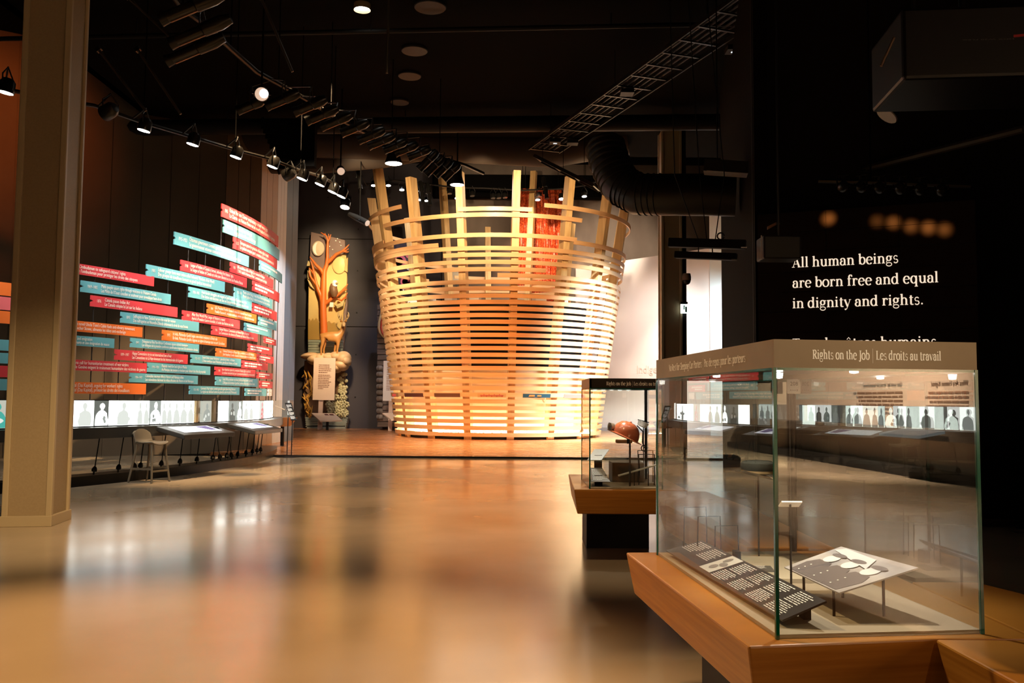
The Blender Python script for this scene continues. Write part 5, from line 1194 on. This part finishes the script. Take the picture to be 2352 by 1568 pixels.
# big round duct with elbow on the right
zc=GY(1560,447,16.0)
pts=[GY(1388,330,17.0),GY(1402,380,16.8),GY(1425,425,16.6),GY(1465,446,16.4),GY(1520,447,16.2),GY(1620,447,16),GY(1660,448,15.95),GY(1690,448,15.9)]
t=thing('round_duct','large dark spiral duct with an elbow, right of the drum top','duct',tuple(pts[4]))
B().tube(pts,[.34,.36,.37,.38,.38,.38,.38,.38],28).build('duct_run',mat('duct_dark',(.014,.011,.009),.45),t,smooth=True)
bd=B()
for p,q in zip(pts[:4],pts[1:5]):
    for s in (.15,.4,.65,.9): c=p+(q-p)*s; bd.lathe([(.375,-.012),(.392,0),(.375,.012)],c,26,frame(q-p))
bd.build('spiral_seams',mat('duct_seam',(.015,.012,.01),.4),t,smooth=True)
# cable tray ladder
def tray(name,label,a,b,wd_,n,pipes):
    a,b=Vector(a),Vector(b); d=(b-a).normalized(); s=d.cross(Vector((0,0,1))).normalized(); t=thing(name,label,'cable tray',tuple(a))
    for k in(-1,1): B().beam(a+s*wd_/2*k,b+s*wd_/2*k,.03,.09).build('side_rail',mat('tray_brown',(.018,.014,.011),.5,.0,.2),t)
    for i in range(n+1): p=a+(b-a)*i/n; B().beam(p-s*wd_/2,p+s*wd_/2,.05,.03).build('rung',M_iron,t)
    for k in range(pipes): o_=s*wd_*(.8*(k+.5)/pipes-.4)+Vector((0,0,.05)); B().tube([a+o_,b+o_],.022,6).build('conduit',mat('conduit_brown',(.025,.02,.016),.5,.2),t,smooth=True)
    for f in (.15,.5,.85):
        p=a+d*((b-a).length*f)+s*wd_/2; B().tube([p,(p.x,p.y,9.6)],.008,5).build('hanger',M_ceil,t)
    return t
tray('cable_tray','long cable tray climbing across the ceiling from the drum to the upper right',GZ(1250,345,8.8),GZ(1800,-40,8.8),.95,16,5)
tray('cable_tray','short dark tray of parallel conduits in front of the right drum ribs',GZ(1235,364,8.6),GZ(1370,432,7.6),.7,3,7)
for k,(x,y) in enumerate(((1685,114),(1275,325),(1315,327),(1440,212))):
    p=GZ(x,y,8.71); t=thing('junction_box',('junction box with a small white light high on the long cable tray','left one of two junction boxes at the lower end of the long cable tray','right one of two junction boxes at the lower end of the long cable tray','junction box midway up the long cable tray')[k],'junction box',tuple(p))
    B().box(p,(.3,.3,.1)).build('box',mat('tray_brown',(.018,.014,.011),.5,.0,.2),t)
    if k<2: B().box(p+Vector((0,0,-.055)),(.10,.05,.01)).build('pilot_light',emat('pilot',(.9,.95,1),1.2 if k==0 else .5),t)
# slatted grille left of the ducts
a=GY(632,262,23); t=thing('ceiling_louvre','dark stepped louvre grille hanging above the left wall end','grille',tuple(a))
for i in range(9):
    p=GY(600+i*5,290+i*11.5,24); q=GY(690,293+i*11.5,24); B().beam(p,q,.06,.12).build('louvre_bar',M_ceil,t)
B().beam(GY(604,270,24.1),GY(642,400,24.1),.06,.06).build('side_bar',M_black,t)
p=GY(694,335,24.3); B().box(p,(.75,.3,1.2)).build('louvre_box',M_ceil,t)
# hanging light bars on the right
for k,(x0,y0,x1,y1,zz,lab) in enumerate(((1536,557,1714,562,13.0,'upper black bar hung on wires in front of the white wall'),(1551,585,1692,590,13.0,'lower black bar hung under the upper one in front of the white wall'))):
    a,b=GY(x0,y0,zz),GY(x1,y1,zz-.4); t=thing('hanging_bar',lab,'bar',tuple(a)); B().beam(a,b,.12,.13 if k==0 else .10).build('bar',M_black,t,bevel=.01)
    m=(a+b)/2
    if k==0:
        for dx in(-.12,.12,.0): B().tube([m+Vector((dx,0,.05)),m+Vector((dx*3-.1,0,1.0)),m+Vector((dx*2-.3,0,4.6))],.008,5).build('wire',M_iron,t)
        B().tube([m+Vector((.2+.05*math.cos(q*.6),0,.11+.05*math.sin(q*.6))) for q in range(11)],.012,5).build('eye_bolt',M_iron,t)
    else:
        for dx in(-.1,.1): B().tube([m+Vector((dx,0,.03)),m+Vector((dx,0,.17))],.009,5).build('chain',M_iron,t)
    B().box(b+Vector((-.05,-.065,-.05)),(.08,.01,.015)).build('end_clip',M_steel,t)
# lamp heads; added spots cast pools in place of reflections in the tiles
GL=[(1903,502,1.0),(2015,508,.25),(2052,511,.6),(2093,520,.55),(2133,523,.8),(2170,527,.5)]
HD=[(1935,431),(1979,432),(2021,434),(2068,436),(2114,438),(2163,440)]
ht=[QW(x,y-14,1.3) for x,y in ((1880,429),(2000,432),(2100,436),(2230,441))]
pipe('lighting_pipe','dim pipe of small lamp heads above the black quotation wall',ht,.03)
for i,((gx,gy,s),(hx,hy)) in enumerate(zip(GL,HD)):
    p=QW(hx,hy,1.25); g_=QW(gx,gy,0)
    flood(p,g_-p,'%s small lamp head from the left aimed at the black quotation wall'%ordinal(i),.55,mat('dull_lens',(.3,.27,.24),.1,.5),up=.14,grp='lamp heads over the quotation wall')
    spot(p+(g_-p).normalized()*.06,g_,330*s,10,(1,.36,.08),1.0,.055)
# projector, speaker boxes and tube lamp in the upper right gloom
p=GY(2230,125,7.5); t=thing('ceiling_projector','large black projector body with a red stripe at the upper right','projector',tuple(p))
B().box(p+Vector((.1,.3,.06)),(1.35,.9,.62),Matrix.Rotation(R(-6),3,'Z')).build('body',mat('proj_black',(.006,.005,.005),.4),t,bevel=.03)
q=sans('HDX W20 FLEX',.06,1.15); bd=B(); bd.add([GY(2330-x*250,88+y*60+x*5,6.99) for x,y in q[0]],q[1]); bd.build('lettering',mat('proj_text',(.16,.13,.12),.5),t)
B().add([GY(2328,80,6.98),GY(2366,76,6.98),GY(2366,82,6.98),GY(2328,86,6.98)],[(0,1,2,3)]).build('red_stripe',mat('proj_red',(.5,.02,.02),.4),t)
B().tube([GY(2054,86,7.1),GY(2024,152,7.1)],.012,6).build('carry_bar',mat('bar_bronze',(.30,.19,.12),.35,.6),t); B().tube([p+Vector((.1,.3,.3)),(p.x+.1,p.y+.3,9.6)],.04,8).build('mount_pole',M_iron,t)
p=GY(2068,222,9.0); t=thing('tube_lamp','black tube lamp with bright rings slanting in the upper right gloom','spotlight',tuple(p))
a,b=GY(2102,183,9.0),GY(2036,266,9.0); d=(a-b).normalized(); B().tube([b,b+(a-b)*.45,b+(a-b)*.5,a],[.085,.085,.11,.11],16).build('barrel',M_lampblack,t,smooth=True)
for s in (.02,.5,.98): B().lathe([(.112,-.01),(.118,0),(.112,.01)],b+(a-b)*s,18,frame(d)).build('bright_ring',M_steel,t,smooth=True)
B().tube([a,(a.x,a.y,9.6)],.02,6).build('stem',M_iron,t)
for k,(x,y,w_,h_,yy,lab) in enumerate(((1857,360,.85,.42,15.5,'dark speaker box in the gloom above the round duct end'),(1788,572,.48,.30,11.5,'small dark speaker box hung before the left of the quotation wall'))):
    p=GY(x,y,yy); t=thing('speaker_box',lab,'speaker',tuple(p)); B().box(p,(w_,.35,h_)).build('cabinet',mat('speaker_black',(.014,.012,.011),.5),t,bevel=.02)
    B().beam(p+Vector((-w_/2-.02,-.15,-h_/2)),p+Vector((-w_/2-.02,-.15,h_/2)),.012,.012).build('bracket',mat('bar_steel',(.22,.18,.15),.35,.6),t); B().tube([p+Vector((0,0,h_/2)),(p.x,p.y,9.6)],.015,6).build('stem',M_iron,t)
a,b=GY(1618,383,14.5),GY(1925,403,14.0); t=thing('light_trough','long dark trough light above the round duct','trough light',tuple(a)); B().beam(a,b,.3,.2).build('trough',mat('trough_dark',(.022,.019,.017),.5),t); B().beam(a+Vector((0,-.16,-.1)),b+Vector((0,-.16,-.1)),.01,.012).build('lip',mat('bar_steel',(.22,.18,.15),.35,.6),t)
for s in(.1,.9): p=a+(b-a)*s; B().tube([p,(p.x,p.y,9.6)],.012,5).build('hanger',M_iron,t)
p=GY(1774,514,12.3); t=thing('orange_flag','small orange-brown shutter flag hanging left of the quotation wall glow','flag',tuple(p)); B().prism([GY(1763,520,12.3),GY(1783,510,12.3),GY(1783,516,12.3),GY(1763,527,12.3)],(0,.02,0)).build('blade',mat('flag_orange',(.35,.12,.05),.5),t); B().tube([GY(1790,513,12.3),(p.x+.1,12.3,9.6)],.01,5).build('stem',M_iron,t); B().beam(GY(1781,513,12.31),GY(1792,513,12.31),.02,.02).build('arm',M_iron,t)
for k,(xa,ya,xb,yb,lab) in enumerate(((1985,388,2352,296,'long pipe slanting down left across the upper right gloom'),(598,-10,672,165,'thin conduit dropping from the ceiling left of the downlight'),(893,-10,889,168,'thin straight drop rod right of the downlight'),(290,-10,412,105,'thin conduit crossing the upper left ceiling'),(225,112,335,255,'left one of two slanting struts behind the painted column'),(315,112,415,262,'right one of two slanting struts behind the painted column'))):
    yy=13 if k==0 else 15; a,b=GY(xa,ya,yy),GY(xb,yb,yy-(2 if k==0 else 0)); t=thing('ceiling_conduit',lab,'conduit',tuple(a)); B().tube([a,b],.05 if k==0 else .022,8).build('tube_run',mat('conduit_dim',(.06,.05,.04),.45,.3),t,smooth=True)
    B().beam(a-(b-a).normalized()*.02,a+(b-a).normalized()*.05,.09,.09).build('clamp',M_iron,t)
